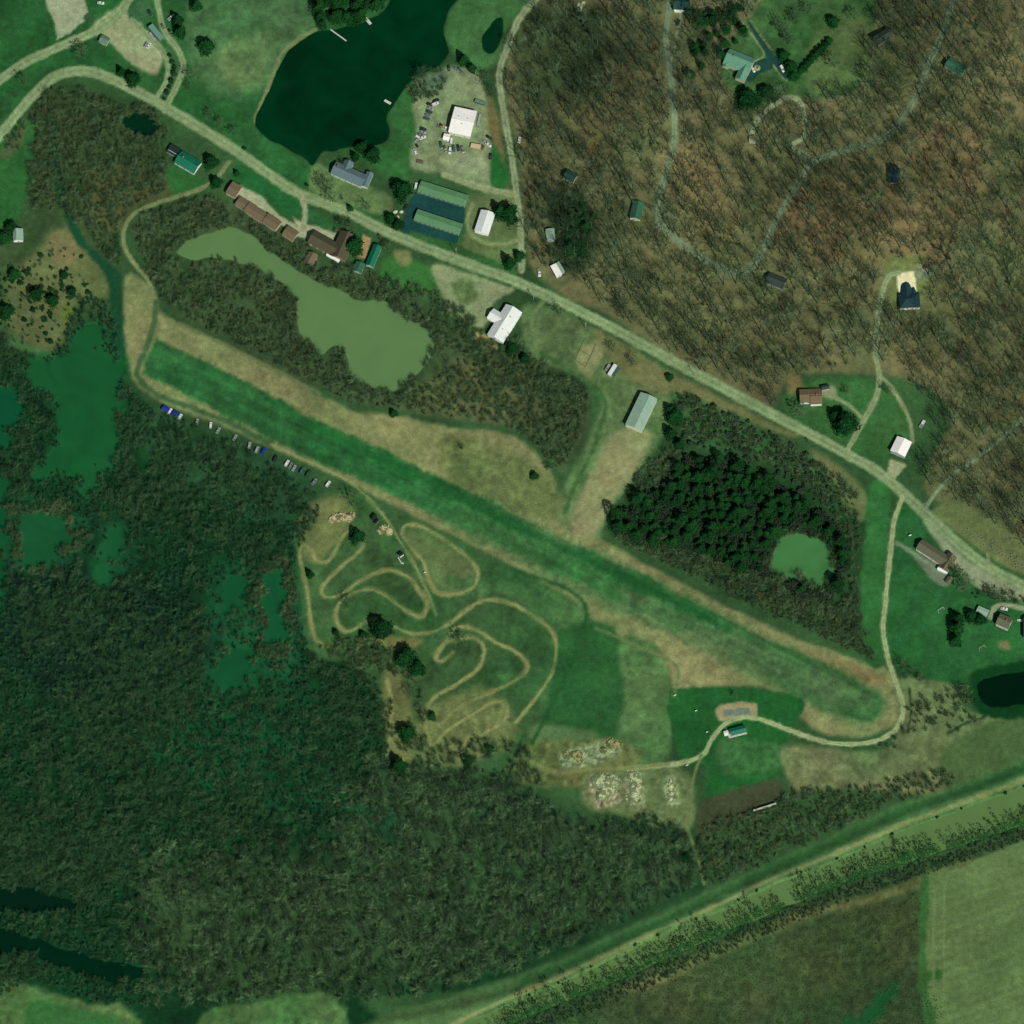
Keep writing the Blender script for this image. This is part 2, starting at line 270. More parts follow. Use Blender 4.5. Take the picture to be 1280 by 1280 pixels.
Z((46,98,52), 3, [(1088,606),(1112,600),(1112,650),(1104,760),(1105,828),(1078,822),(1076,740),(1082,660)], .12)
Z((39,89,48), 3, [(1126,632),(1160,655),(1200,712),(1230,740),(1290,755),(1330,770),(1330,826),(1216,840),(1214,862),(1190,854),(1120,838),(1107,790),(1116,690)], .16)
Z((110,104,74), 3, [(1248,803),(1260,803),(1262,812),(1250,810)], .1)
Z((14,58,28), 3, [(1216,840),(1240,832),(1300,824),(1330,822),(1330,890),(1250,897),(1220,888),(1211,862)], .08)
Z((98,110,72), 4, [(1168,640),(1200,632),(1300,690),(1300,730),(1250,708),(1196,668)], .12)
Z((52,94,54), 2.5, [(1168,648),(1196,668),(1250,704),(1300,728),(1300,738),(1240,708),(1190,674)], .1)
Z((132,144,116), 3, [(1156,652),(1176,664),(1200,692),(1250,724),(1300,744),(1300,758),(1240,742),(1200,716)], .06)
Z((96,112,92), 2, [(1140,688),(1160,698),(1186,722),(1182,732),(1164,722),(1142,696)], .06)
# east clearings in the hills
Z((58,92,54), 5, [(905,62),(938,20),(970,-10),(1085,-20),(1092,30),(1082,60),(1070,112),(1012,124),(976,118),(940,142),(918,120),(902,90)], .2, vs=14)
Z((84,106,66), 8, [(1020,40),(1080,20),(1085,90),(1050,110),(1010,110)], .15)
Z((28,62,58), 1.0, [(933,26),(938,26),(960,58),(972,70),(988,92),(985,100),(978,96),(970,84),(950,92),(935,104),(932,96),(944,76),(958,72),(954,62)], .04, False, .4)
Z((50,92,50), 4, [(976,502),(1000,484),(1040,470),(1098,478),(1136,520),(1138,545),(1110,570),(1112,588),(1062,562),(1000,530)], .14)
Z((140,148,116), 1.5, [(1113,574),(1134,582),(1126,592),(1116,604),(1107,596)], .06, False)
Z((96,108,66), 5, [(1105,330),(1120,320),(1155,322),(1160,350),(1150,385),(1130,395),(1118,390),(1112,350)], .15)
Z((112,124,100), 3, [(1144,336),(1164,326),(1168,342),(1148,350)], .1)
Z((108,102,66), 6, [(985,470),(1000,468),(1000,486),(988,490)], .1)
Z((118,126,100), 2.5, [(1026,492),(1040,480),(1046,490),(1040,498)], .06)
Z((206,200,168), .7, [(1121,341),(1142,339),(1145,352),(1146,366),(1130,376),(1126,384),(1122,360)], .03, False, .2)
Z((104,120,110), .8, [(904.4,888),(937,884.4),(938,892),(905,896)], .05, False, .3)
# south: levee, canal banks, scrub field, crop field
Z((66,104,64), 4, [(430,1300),(520,1262),(640,1222),(700,1200),(760,1172),(830,1140),(900,1108),(960,1080),(1050,1040),(1130,1003),(1200,980),(1290,945),(1400,900),(1400,950),(1280,984),(1200,1013),(1130,1038),(1050,1073),(960,1108),(900,1138),(850,1158),(800,1180),(740,1209),(700,1229),(640,1254),(560,1290),(520,1312)], .12, False)
Z((52,96,54), 3, [(640,1226),(700,1204),(760,1176),(830,1145),(900,1112),(960,1084),(1050,1044),(1130,1007),(1200,985),(1290,950),(1290,962),(1200,995),(1130,1018),(1050,1055),(960,1094),(900,1122),(830,1154),(760,1188),(700,1214),(640,1236)], .1, False)
Z((112,126,82), 2.5, [(560,1278),(640,1242),(700,1217),(760,1190),(830,1157),(900,1127),(960,1098),(1050,1061),(1130,1026),(1200,1001),(1290,968),(1290,975),(1200,1008),(1130,1033),(1050,1068),(960,1103),(900,1133),(830,1163),(760,1196),(700,1225),(640,1250),(560,1286)], .12, False)
Z((52,74,46), 6, [(600,1330),(640,1282),(760,1232),(900,1170),(1060,1104),(1200,1060),(1290,1030),(1300,1400),(600,1400)], .24, False, vs=7)
Z((92,102,64), 6, [(770,1240),(860,1200),(940,1165),(1010,1135),(1100,1115),(1200,1075),(1215,1080),(1120,1122),(1010,1150),(900,1196),(820,1235)], .22, vs=8)
Z((60,78,48), 14, [(820,1240),(960,1180),(1100,1130),(1150,1120),(1140,1200),(1000,1250),(850,1275)], .24, vs=6)
Z((90,115,72), 3, [(1156,1102),(1172,1090),(1200,1082),(1290,1045),(1500,960),(1500,1500),(1160,1500),(1162,1280),(1152,1230),(1152,1160)], .07)
Z((54,98,52), 3, [(1150,1110),(1160,1100),(1158,1180),(1160,1240),(1172,1270),(1160,1300),(1148,1230)], .08)
Z((52,94,46), 3, [(1154,1216),(1180,1212),(1176,1222),(1158,1226)], .08)
Z((76,108,64), 5, [(-200,1212),(0,1220),(40,1232),(100,1252),(150,1258),(152,1300),(-200,1400)], .2, jit=5, vs=10)
Z((52,100,54), 5, [(40,1250),(100,1262),(148,1270),(148,1300),(40,1300)], .1)
Z((70,106,62), 5, [(265,1260),(340,1250),(400,1242),(424,1256),(430,1300),(250,1300)], .2, jit=5, vs=10)
Z((72,104,64), 5, [(430,1300),(470,1272),(560,1248),(640,1225),(640,1240),(560,1280),(520,1310)], .1)
Z((30,70,44), 4, [(136,345),(150,345),(155,420),(154,470),(140,470),(140,400)], .1)
def paint(u, v):
    u = np.asarray(u, float).ravel(); v = np.asarray(v, float).ravel()
    base = np.array((48.,80.,48.)); n0 = fbm(u, v, 60, 3)
    c = base*(1+.25*n0[:, None])
    j1 = fbm(u, v, 22, 11, 4); f1 = fbm(u, v, 5, 31, 2)
    vcache = {}
    def blend(sel, a, col):
        c[sel] = c[sel]*(1-a[:, None])+col*a[:, None]
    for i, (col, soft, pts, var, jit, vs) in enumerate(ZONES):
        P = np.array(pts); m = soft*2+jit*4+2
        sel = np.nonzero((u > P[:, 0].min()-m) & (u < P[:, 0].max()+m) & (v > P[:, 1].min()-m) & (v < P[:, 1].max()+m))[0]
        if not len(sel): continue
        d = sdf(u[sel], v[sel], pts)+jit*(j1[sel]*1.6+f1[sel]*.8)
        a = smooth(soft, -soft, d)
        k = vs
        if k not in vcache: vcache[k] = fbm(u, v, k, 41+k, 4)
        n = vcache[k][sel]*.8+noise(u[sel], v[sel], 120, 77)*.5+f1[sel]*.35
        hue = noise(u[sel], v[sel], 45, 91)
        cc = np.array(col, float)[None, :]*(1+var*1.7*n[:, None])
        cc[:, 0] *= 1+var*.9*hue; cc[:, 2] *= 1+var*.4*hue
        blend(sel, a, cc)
    rw = sdf(u, v, RUNWAY); s = rw < 3                       # mowing passes along the strip
    if s.any():
        w = -u[s]*.46+v[s]*.888; al = u[s]*.888+v[s]*.46
        c[s] *= (1+(noise(w*7, al*.22, 26, 15)*.16+noise(w*3, al*.1, 26, 16)*.12)*smooth(3, -4, rw[s]))[:, None]
    # crop rows
    crop = sdf(u, v, [(1164,1112),(1300,1055),(1500,980),(1500,1500),(1170,1500),(1170,1280),(1160,1230)])
    s = crop < 0
    if s.any():
        w = (u[s]*.34+v[s]*.94)+4*noise(u[s], v[s], 60, 8)
        st = np.sin(w/2.1)*.025+noise(w*6, u[s]*.25, 28, 5)*.10
        c[s] *= (1+st*smooth(0, -12, crop[s]))[:, None]
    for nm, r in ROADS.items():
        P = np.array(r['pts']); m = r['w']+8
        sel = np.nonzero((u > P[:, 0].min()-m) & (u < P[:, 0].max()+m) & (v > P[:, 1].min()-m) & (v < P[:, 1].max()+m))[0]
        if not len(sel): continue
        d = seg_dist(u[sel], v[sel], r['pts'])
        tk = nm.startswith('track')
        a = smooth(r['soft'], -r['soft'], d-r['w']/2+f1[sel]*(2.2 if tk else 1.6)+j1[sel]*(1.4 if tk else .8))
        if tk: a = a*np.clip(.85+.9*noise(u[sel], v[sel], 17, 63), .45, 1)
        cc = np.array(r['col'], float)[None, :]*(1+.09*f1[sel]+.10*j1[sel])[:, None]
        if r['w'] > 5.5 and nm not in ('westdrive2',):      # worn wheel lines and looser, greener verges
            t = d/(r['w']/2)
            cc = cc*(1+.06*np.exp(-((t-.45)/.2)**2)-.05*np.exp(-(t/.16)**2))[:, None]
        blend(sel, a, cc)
    d = seg_dist(u, v, catmull(CREEK, 4, False)); a = smooth(2.5, -2.5, d-4.5+j1*6)
    c[:] = c*(1-a[:, None])+np.array((24.,70.,46.))*a[:, None]
    for nm, w in WATER.items():                              # darker, wetter ground under and just beside the water
        P = np.array(w['pts'])
        sel = np.nonzero((u > P[:, 0].min()-18) & (u < P[:, 0].max()+18) & (v > P[:, 1].min()-18) & (v < P[:, 1].max()+18))[0]
        if not len(sel): continue
        d = sdf(u[sel], v[sel], w['pts'])
        soft_ = nm[:4] in ('pool', 'mars') and 'sw' not in nm
        a = smooth(11, -1.2, d+5*j1[sel])*.85 if soft_ else smooth(1.2, -1.2, d)*.9
        blend(sel, a, np.array(w['col'], float)[None, :])
    return np.clip(c, 1, 250)
def dep(u, v):
    """basin depth at the ponds, metres (<= 0)"""
    z = np.zeros(np.shape(u))
    for nm, w in WATER.items():
        P = np.array(w['pts'])
        sel = (u > P[:, 0].min()-3) & (u < P[:, 0].max()+3) & (v > P[:, 1].min()-3) & (v < P[:, 1].max()+3)
        if sel.any():
            d = sdf(u[sel], v[sel], w['pts']); z[sel] = np.minimum(z[sel], -np.clip(-d*.35, 0, 1.6))
    return z
# ------------------------------------------------------------------ materials
MATS = {}
def new_mat(name):
    m = bpy.data.materials.new(name); m.use_nodes = True
    b = m.node_tree.nodes['Principled BSDF']; b.inputs['Roughness'].default_value = .9
    b.inputs['Specular IOR Level'].default_value = .25
    return m, m.node_tree.nodes, m.node_tree.links, b
def mat(name, col, rough=.85, var=.25, scale=1.5, ribs=0, metal=0, spec=.25, alpha=None):
    """procedural surface: base colour broken up by two scales of noise, optional sheet-metal ribs"""
    if name in MATS: return MATS[name]
    m, N, L, b = new_mat(name); MATS[name] = m
    b.inputs['Roughness'].default_value = rough; b.inputs['Metallic'].default_value = metal
    b.inputs['Specular IOR Level'].default_value = spec
    tc = N.new('ShaderNodeTexCoord')
    n1 = N.new('ShaderNodeTexNoise'); n1.inputs['Scale'].default_value = scale; n1.inputs['Detail'].default_value = 5
    n2 = N.new('ShaderNodeTexNoise'); n2.inputs['Scale'].default_value = scale*.18; n2.inputs['Detail'].default_value = 3
    L.new(tc.outputs['Object'], n1.inputs['Vector']); L.new(tc.outputs['Object'], n2.inputs['Vector'])
    ad = N.new('ShaderNodeMath'); ad.operation = 'ADD'; L.new(n1.outputs['Fac'], ad.inputs[0]); L.new(n2.outputs['Fac'], ad.inputs[1])
    mr = N.new('ShaderNodeMapRange'); mr.inputs['From Min'].default_value = .6; mr.inputs['From Max'].default_value = 1.4
    mr.inputs['To Min'].default_value = 1-var; mr.inputs['To Max'].default_value = 1+var
    L.new(ad.outputs[0], mr.inputs['Value'])
    f = mr.outputs['Result']
    if ribs:
        w = N.new('ShaderNodeTexWave'); w.bands_direction = 'X'; w.inputs['Scale'].default_value = ribs; w.inputs['Distortion'].default_value = .3
        L.new(tc.outputs['Object'], w.inputs['Vector'])
        m2 = N.new('ShaderNodeMapRange'); m2.inputs['To Min'].default_value = .86; m2.inputs['To Max'].default_value = 1.05
        L.new(w.outputs['Fac'], m2.inputs['Value'])
        mm = N.new('ShaderNodeMath'); mm.operation = 'MULTIPLY'; L.new(f, mm.inputs[0]); L.new(m2.outputs['Result'], mm.inputs[1]); f = mm.outputs[0]
        bp = N.new('ShaderNodeBump'); bp.inputs['Strength'].default_value = .3; bp.inputs['Distance'].default_value = .05
        L.new(w.outputs['Fac'], bp.inputs['Height']); L.new(bp.outputs['Normal'], b.inputs['Normal'])
    mx = N.new('ShaderNodeVectorMath'); mx.operation = 'SCALE'; mx.inputs[0].default_value = col
    L.new(f, mx.inputs['Scale']); L.new(mx.outputs['Vector'], b.inputs['Base Color'])
    return m
def land_mat():
    m, N, L, b = new_mat('land_cover')
    b.inputs['Roughness'].default_value = 1; b.inputs['Specular IOR Level'].default_value = .05
    at = N.new('ShaderNodeAttribute'); at.attribute_name = 'cover'
    tc = N.new('ShaderNodeTexCoord')
    f = None
    for s, d, lo, hi in ((1.1, 6, .76, 1.26), (.28, 5, .78, 1.22), (.06, 4, .86, 1.14)):
        n = N.new('ShaderNodeTexNoise'); n.inputs['Scale'].default_value = s; n.inputs['Detail'].default_value = d; n.inputs['Roughness'].default_value = .65
        L.new(tc.outputs['Object'], n.inputs['Vector'])
        mr = N.new('ShaderNodeMapRange'); mr.inputs['From Min'].default_value = .3; mr.inputs['From Max'].default_value = .7
        mr.inputs['To Min'].default_value = lo; mr.inputs['To Max'].default_value = hi
        L.new(n.outputs['Fac'], mr.inputs['Value'])
        if f is None:
            f = mr.outputs['Result']
            bp = N.new('ShaderNodeBump'); bp.inputs['Strength'].default_value = .35; bp.inputs['Distance'].default_value = .25
            L.new(n.outputs['Fac'], bp.inputs['Height']); L.new(bp.outputs['Normal'], b.inputs['Normal'])
        else:
            k = N.new('ShaderNodeMath'); k.operation = 'MULTIPLY'; L.new(f, k.inputs[0]); L.new(mr.outputs['Result'], k.inputs[1]); f = k.outputs[0]
    mx = N.new('ShaderNodeVectorMath'); mx.operation = 'SCALE'
    L.new(at.outputs['Color'], mx.inputs[0]); L.new(f, mx.inputs['Scale']); L.new(mx.outputs['Vector'], b.inputs['Base Color'])
    return m
def water_mat(name, col, algae=.15):
    m, N, L, b = new_mat(name)
    b.inputs['Roughness'].default_value = .12; b.inputs['IOR'].default_value = 1.33; b.inputs['Specular IOR Level'].default_value = .15
    tc = N.new('ShaderNodeTexCoord')
    n = N.new('ShaderNodeTexNoise'); n.inputs['Scale'].default_value = .035; n.inputs['Detail'].default_value = 6; n.inputs['Distortion'].default_value = 1.2
    L.new(tc.outputs['Object'], n.inputs['Vector'])
    mr = N.new('ShaderNodeMapRange'); mr.inputs['From Min'].default_value = .3; mr.inputs['From Max'].default_value = .7
    mr.inputs['To Min'].default_value = 1-algae; mr.inputs['To Max'].default_value = 1+algae; L.new(n.outputs['Fac'], mr.inputs['Value'])
    mx = N.new('ShaderNodeVectorMath'); mx.operation = 'SCALE'; mx.inputs[0].default_value = col
    L.new(mr.outputs['Result'], mx.inputs['Scale']); L.new(mx.outputs['Vector'], b.inputs['Base Color'])
    n2 = N.new('ShaderNodeTexNoise'); n2.inputs['Scale'].default_value = .9; n2.inputs['Detail'].default_value = 3; L.new(tc.outputs['Object'], n2.inputs['Vector'])
    bp = N.new('ShaderNodeBump'); bp.inputs['Strength'].default_value = .06; bp.inputs['Distance'].default_value = .1
    L.new(n2.outputs['Fac'], bp.inputs['Height']); L.new(bp.outputs['Normal'], b.inputs['Normal'])
    return m
def leaf_mat(name, c1, c2, rough=.85, trans=0.0):
    """twigs or leaves: hue varies by plant and by clump"""
    if name in MATS: return MATS[name]
    m, N, L, b = new_mat(name); MATS[name] = m
    b.inputs['Roughness'].default_value = rough; b.inputs['Specular IOR Level'].default_value = .1
    oi = N.new('ShaderNodeObjectInfo'); tc = N.new('ShaderNodeTexCoord')
    n = N.new('ShaderNodeTexNoise'); n.inputs['Scale'].default_value = .45; n.inputs['Detail'].default_value = 3
    L.new(tc.outputs['Object'], n.inputs['Vector'])
    ad = N.new('ShaderNodeMath'); ad.operation = 'MULTIPLY_ADD'; ad.inputs[1].default_value = .6
    L.new(oi.outputs['Random'], ad.inputs[0])
    mr = N.new('ShaderNodeMapRange'); mr.inputs['From Min'].default_value = .3; mr.inputs['From Max'].default_value = .7; mr.inputs['To Max'].default_value = .5; mr.inputs['To Min'].default_value = -.1
    L.new(n.outputs['Fac'], mr.inputs['Value']); L.new(mr.outputs['Result'], ad.inputs[2])
    mx = N.new('ShaderNodeMix'); mx.data_type = 'RGBA'
    mx.inputs['A'].default_value = (*c1, 1); mx.inputs['B'].default_value = (*c2, 1)
    L.new(ad.outputs[0], mx.inputs['Factor']); L.new(mx.outputs['Result'], b.inputs['Base Color'])
    return m
LAND = land_mat()
# ------------------------------------------------------------------ object helpers
def link(o, parent=None):
    COL.objects.link(o)
    if parent is not None: o.parent = parent
    return o
def tag(o, label=None, cat=None, group=None, kind=None):
    if label: o['label'] = label
    if cat: o['category'] = cat
    if group: o['group'] = group
    if kind: o['kind'] = kind
    return o
def empty(name, loc, rz=0, label=None, cat=None, group=None):
    o = bpy.data.objects.new(name, None); o.location = loc; o.rotation_euler = (0, 0, rz); o.empty_display_size = .5
    return tag(link(o), label, cat, group)
def mesh_np(name, v, f, nverts=4):
    """mesh from numpy vertices and equal-sided faces"""
    me = bpy.data.meshes.new(name); v = np.asarray(v, np.float32); f = np.asarray(f, np.int32)
    me.vertices.add(len(v)); me.vertices.foreach_set('co', v.ravel())
    me.loops.add(f.size); me.loops.foreach_set('vertex_index', f.ravel())
    me.polygons.add(len(f)); me.polygons.foreach_set('loop_start', np.arange(0, f.size, nverts, dtype=np.int32))
    me.polygons.foreach_set('loop_total', np.full(len(f), nverts, np.int32))
    me.update(calc_edges=True); return me
class MB:
    """collects shapes into one mesh"""
    def __init__(s): s.v = []; s.f = []
    def add(s, v, f):
        k = len(s.v); s.v += [tuple(p) for p in v]; s.f += [tuple(i+k for i in q) for q in f]; return s
    def hexa(s, p): return s.add(p, [(3,2,1,0),(4,5,6,7),(0,1,5,4),(1,2,6,5),(2,3,7,6),(3,0,4,7)])
    def box(s, x0, y0, z0, x1, y1, z1, rz=0, c=(0,0), taper=1.0):
        mx, my = (x0+x1)/2, (y0+y1)/2
        p = [(x0,y0,z0),(x1,y0,z0),(x1,y1,z0),(x0,y1,z0)]+[(mx+(x-mx)*taper, my+(y-my)*taper, z1) for x, y in ((x0,y0),(x1,y0),(x1,y1),(x0,y1))]
        cz, sz = math.cos(rz), math.sin(rz)
        return s.hexa([(c[0]+x*cz-y*sz, c[1]+x*sz+y*cz, z) for x, y, z in p])
    def bbox(s, x0, y0, z0, x1, y1, z1, b=.1):
        """box with chamfered vertical and top edges"""
        r = [(x0+b,y0),(x1-b,y0),(x1,y0+b),(x1,y1-b),(x1-b,y1),(x0+b,y1),(x0,y1-b),(x0,y0+b)]
        t = [(x0+1.6*b,y0+b),(x1-1.6*b,y0+b),(x1-b,y0+1.6*b),(x1-b,y1-1.6*b),(x1-1.6*b,y1-b),(x0+1.6*b,y1-b),(x0+b,y1-1.6*b),(x0+b,y0+1.6*b)]
        v = [(x,y,z0) for x,y in r]+[(x,y,z1-b) for x,y in r]+[(x,y,z1) for x,y in t]
        f = [tuple(range(7,-1,-1)), tuple(range(16,24))]
        for k in (0, 8):
            for i in range(8): j = (i+1) % 8; f.append((k+i,k+j,k+8+j,k+8+i))
        return s.add(v, f)
    def prism(s, prof, y0, y1):
        """profile in x-z extruded along y"""
        n = len(prof); v = [(x,y0,z) for x,z in prof]+[(x,y1,z) for x,z in prof]
        return s.add(v, [tuple(range(n)), tuple(range(2*n-1,n-1,-1))]+[(i,i+n,(i+1)%n+n,(i+1)%n) for i in range(n)])
    def tube(s, a, b, r0, r1, n=6, caps=True):
        a, b = Vector(a), Vector(b); d = (b-a).normalized(); u = d.orthogonal().normalized(); w = d.cross(u)
        v = [a+(u*math.cos(t)+w*math.sin(t))*r0 for t in [2*PI*i/n for i in range(n)]]+[b+(u*math.cos(t)+w*math.sin(t))*r1 for t in [2*PI*i/n for i in range(n)]]
        f = [(i,(i+1)%n,(i+1)%n+n,i+n) for i in range(n)]
        if caps: f += [tuple(range(n-1,-1,-1)), tuple(range(n,2*n))]
        return s.add(v, f)
    def lathe(s, prof, n=12, c=(0,0)):
        v = []; f = []
        for r, z in prof: v += [(c[0]+r*math.cos(2*PI*i/n), c[1]+r*math.sin(2*PI*i/n), z) for i in range(n)]
        for k in range(len(prof)-1):
            for i in range(n): j = (i+1) % n; f.append((k*n+i,k*n+j,(k+1)*n+j,(k+1)*n+i))
        f += [tuple(range(n-1,-1,-1)), tuple(range((len(prof)-1)*n, len(prof)*n))]
        return s.add(v, f)
    def mesh(s, name):
        me = bpy.data.meshes.new(name); me.from_pydata(s.v, [], s.f); me.validate(); me.update()
        bm = bmesh.new(); bm.from_mesh(me); bmesh.ops.recalc_face_normals(bm, faces=bm.faces[:]); bm.to_mesh(me); bm.free()
        return me
    def build(s, name, m, parent=None, smooth_=False):
        me = s.mesh(name)
        if m: me.materials.append(m)
        if smooth_: me.shade_smooth()
        return link(bpy.data.objects.new(name, me), parent)
def put(name, me, m, parent=None):
    """an object sharing a mesh, with its own material"""
    o = bpy.data.objects.new(name, me)
    if not len(me.materials): me.materials.append(m)
    link(o, parent)
    if m is not None: o.material_slots[0].link = 'OBJECT'; o.material_slots[0].material = m
    return o
# ------------------------------------------------------------------ land, roads, water
def cover(me, u, v):
    c = lin(paint(u, v))/ALB
    a = me.color_attributes.new('cover', 'FLOAT_COLOR', 'POINT')
    a.data.foreach_set('color', np.concatenate([c, np.ones((len(c), 1))], 1).astype(np.float32).ravel())
def grid_faces(nx, ny):
    i = np.arange(nx-1)[None, :]; j = np.arange(ny-1)[:, None]
    a = (j*nx+i).ravel(); return np.stack([a+nx, a+nx+1, a+1, a], 1)
def make_ground():
    core = np.arange(-60, 1342, 2.0)
    ext = np.cumsum(np.array([6,10,16,24,36,50,70,100,140,200,300,420,600,800,1100,1500,2000], float))
    ax = np.concatenate([(-60-ext)[::-1], core, 1340+ext])
    ay = np.concatenate([(-60-ext)[::-1], core, 1340+ext])
    U, V = np.meshgrid(ax, ay); u, v = U.ravel(), V.ravel()
    x, y, z = M(u, v)
    z = z+dep(u, v)+.12*fbm(u, v, 9, 61, 3)*(np.abs(u-640) < 720)
    me = mesh_np('ground', np.stack([x, y, z], 1), grid_faces(len(ax), len(ay)))
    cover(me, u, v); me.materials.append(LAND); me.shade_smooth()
    return tag(link(bpy.data.objects.new('ground', me)), kind='structure')
make_ground()
def strip(name, pts, w, off):
    """a road surface: slightly cambered ribbon with ragged verges, draped on the land"""
    P = np.array(pts); seg = np.hypot(*np.diff(P, axis=0).T); s = np.concatenate([[0], np.cumsum(seg)])
    n = max(3, int(s[-1]/2.2)); t = np.linspace(0, s[-1], n)
    u0 = np.interp(t, s, P[:, 0]); v0 = np.interp(t, s, P[:, 1])
    du = np.gradient(u0); dv = np.gradient(v0); l = np.hypot(du, dv); nu, nv = -dv/l, du/l
    K = 9; q = np.linspace(-1, 1, K)
    wob = 1+.10*noise(t, t*0, 9, 3)+.10*noise(t, t*0, 3, 4)
    uu = u0[:, None]+nu[:, None]*q[None, :]*(w/2)*wob[:, None]; vv = v0[:, None]+nv[:, None]*q[None, :]*(w/2)*wob[:, None]
    u, v = uu.ravel(), vv.ravel()
    x, y, z = M(u, v)
    z = z+off+.10*(1-np.tile(q**2, n))
    me = mesh_np(name, np.stack([x, y, z], 1), grid_faces(K, n)); cover(me, u, v)
    me.materials.append(LAND); me.shade_smooth()
    return tag(link(bpy.data.objects.new(name, me)), kind='structure')
order = {'road': .16, 'lane': .13, 'driveway': .12, 'path': .11, 'dirt_track': .10}
for i, (nm, r) in enumerate(ROADS.items()):
    if r['sheet']: strip(r['sheet'], r['pts'], r['w']*.96, order[r['sheet']]+.0015*i)
def region(name, poly, off, step=1.5):
    P = np.array(poly); ax = np.arange(P[:, 0].min()-1, P[:, 0].max()+1, step); ay = np.arange(P[:, 1].min()-1, P[:, 1].max()+1, step)
    U, V = np.meshgrid(ax, ay); d = sdf(U, V, poly)+.9*fbm(U, V, 6, 12, 2)
    F = grid_faces(len(ax), len(ay)); keep = (d.ravel()[F] < 0).all(1); F = F[keep]
    used = np.unique(F); mp = np.full(U.size, -1); mp[used] = np.arange(len(used))
    u, v = U.ravel()[used], V.ravel()[used]; x, y, z = M(u, v)
    me = mesh_np(name, np.stack([x, y, z+off], 1), mp[F]); cover(me, u, v); me.materials.append(LAND); me.shade_smooth()
    return tag(link(bpy.data.objects.new(name, me)), kind='structure')
region('grass_runway', RUNWAY, .08)
region('asphalt_lot', [(521,240),(582,257),(579,281),(571,305),(513,288),(508,297),(498,292),(506,270),(512,250)], .1)
region('asphalt_lot', [(933,26),(938,26),(960,58),(972,70),(988,92),(985,100),(978,96),(970,84),(950,92),(935,104),(932,96),(944,76),(958,72),(954,62)], .1)
region('gravel_lot', [(52,-20),(96,-20),(112,18),(106,27),(86,44),(71,50),(68,30),(60,10)], .07)
region('gravel_lot', catmull([(112,34),(150,6),(160,10),(163,20),(176,28),(182,42),(202,66),(201,84),(196,94),(184,90),(165,80),(148,66),(137,52)], 4), .075)
region('gravel_lot', catmull([(516,130),(530,105),(555,86),(592,88),(606,112),(614,145),(616,190),(614,226),(640,238),(640,246),(600,236),(560,220),(515,212),(512,190),(520,160)], 4), .07)
region('gravel_lot', catmull([(540,332),(575,338),(620,353),(642,362),(622,376),(604,408),(584,404),(560,388),(552,365)], 4), .07)
region('concrete_drive', [(299,231),(332,250),(348,268),(372,284),(366,272),(384,280),(420,292),(416,302),(385,300),(370,292),(335,268),(296,245)], .09)
region('brick_drive', [(454,294),(464,297),(457,322),(448,320)], .12, 1)
region('concrete_drive', [(1121,341),(1142,339),(1145,352),(1146,366),(1130,376),(1126,384),(1122,360)], .2, 1)
region('concrete_drive', [(1113,574),(1134,582),(1126,592),(1116,604),(1107,596)], .14, 1)
region('parking_pad', [(904.4,888),(937,884.4),(938,892),(905,896)], .12, 1)
region('crop_field', catmull([(1156,1102),(1172,1090),(1200,1082),(1290,1045),(1350,1020),(1350,1320),(1160,1320),(1162,1280),(1152,1230),(1152,1160)], 4), .06, 2)
wm = {}
for nm, w in WATER.items():
    pts = w['pts']; u = np.array([p[0] for p in pts]); v = np.array([p[1] for p in pts])
    zl = float(H(*[np.array([q]) for q in M1(float(u.mean()), float(v.mean()))[:2]])[0]) if nm not in ('canal',) else 0
    x, y, z = M(u, v, z=zl-.15); 
    vs = [Vector((a, b, zl-.15)) for a, b in zip(x, y)]
    tri = tessellate_polygon([vs]); mb = MB(); mb.add(vs, tri)
    mt = water_mat('water_'+nm, A(*w['col']), {'lake': .3, 'pond_green': .05, 'canal': .07}.get(nm, .14))
    o = mb.build('canal_water' if nm == 'canal' else 'marsh_water' if nm[:4] in ('mars', 'pool') else 'pond_water', mt)
    for p in o.data.polygons:
        if p.normal.z < 0: p.flip()
    tag(o, kind='structure')
# ------------------------------------------------------------------ vegetation
BARK = mat('bark', A(48,72,50), .95, .3, 2); BARK_D = mat('bark_dark', A(36,54,38), .95, .3, 2)
TW_WOOD = leaf_mat('twigs_wood', A(52,74,54), A(102,128,98))
TW_SWAMP = leaf_mat('twigs_swamp', A(20,66,42), A(58,108,74))
TW_BRUSH = leaf_mat('twigs_brush', A(48,80,54), A(98,126,88))
TW_BROWN = leaf_mat('twigs_brown', A(56,82,52), A(106,122,84))
LF_EVER = leaf_mat('needles', A(10,52,24), A(26,84,38)); LF_PINE = leaf_mat('pine_needles', A(12,54,24), A(30,86,38))
LF_LEAF = leaf_mat('spring_leaves', A(28,82,40), A(54,108,54)); LF_SHRUB = leaf_mat('shrub_leaves', A(16,52,28), A(40,82,44))
LF_BLOOM = leaf_mat('blossom', A(180,186,160), A(224,224,204)); LF_SCRUB = leaf_mat('scrub_leaves', A(24,68,34), A(60,102,52))
def rot_about(d, ang, spin, rnd=None):
    u = d.orthogonal().normalized(); w = d.cross(u)
    return (d*math.cos(ang)+(u*math.cos(spin)+w*math.sin(spin))*math.sin(ang)).normalized()
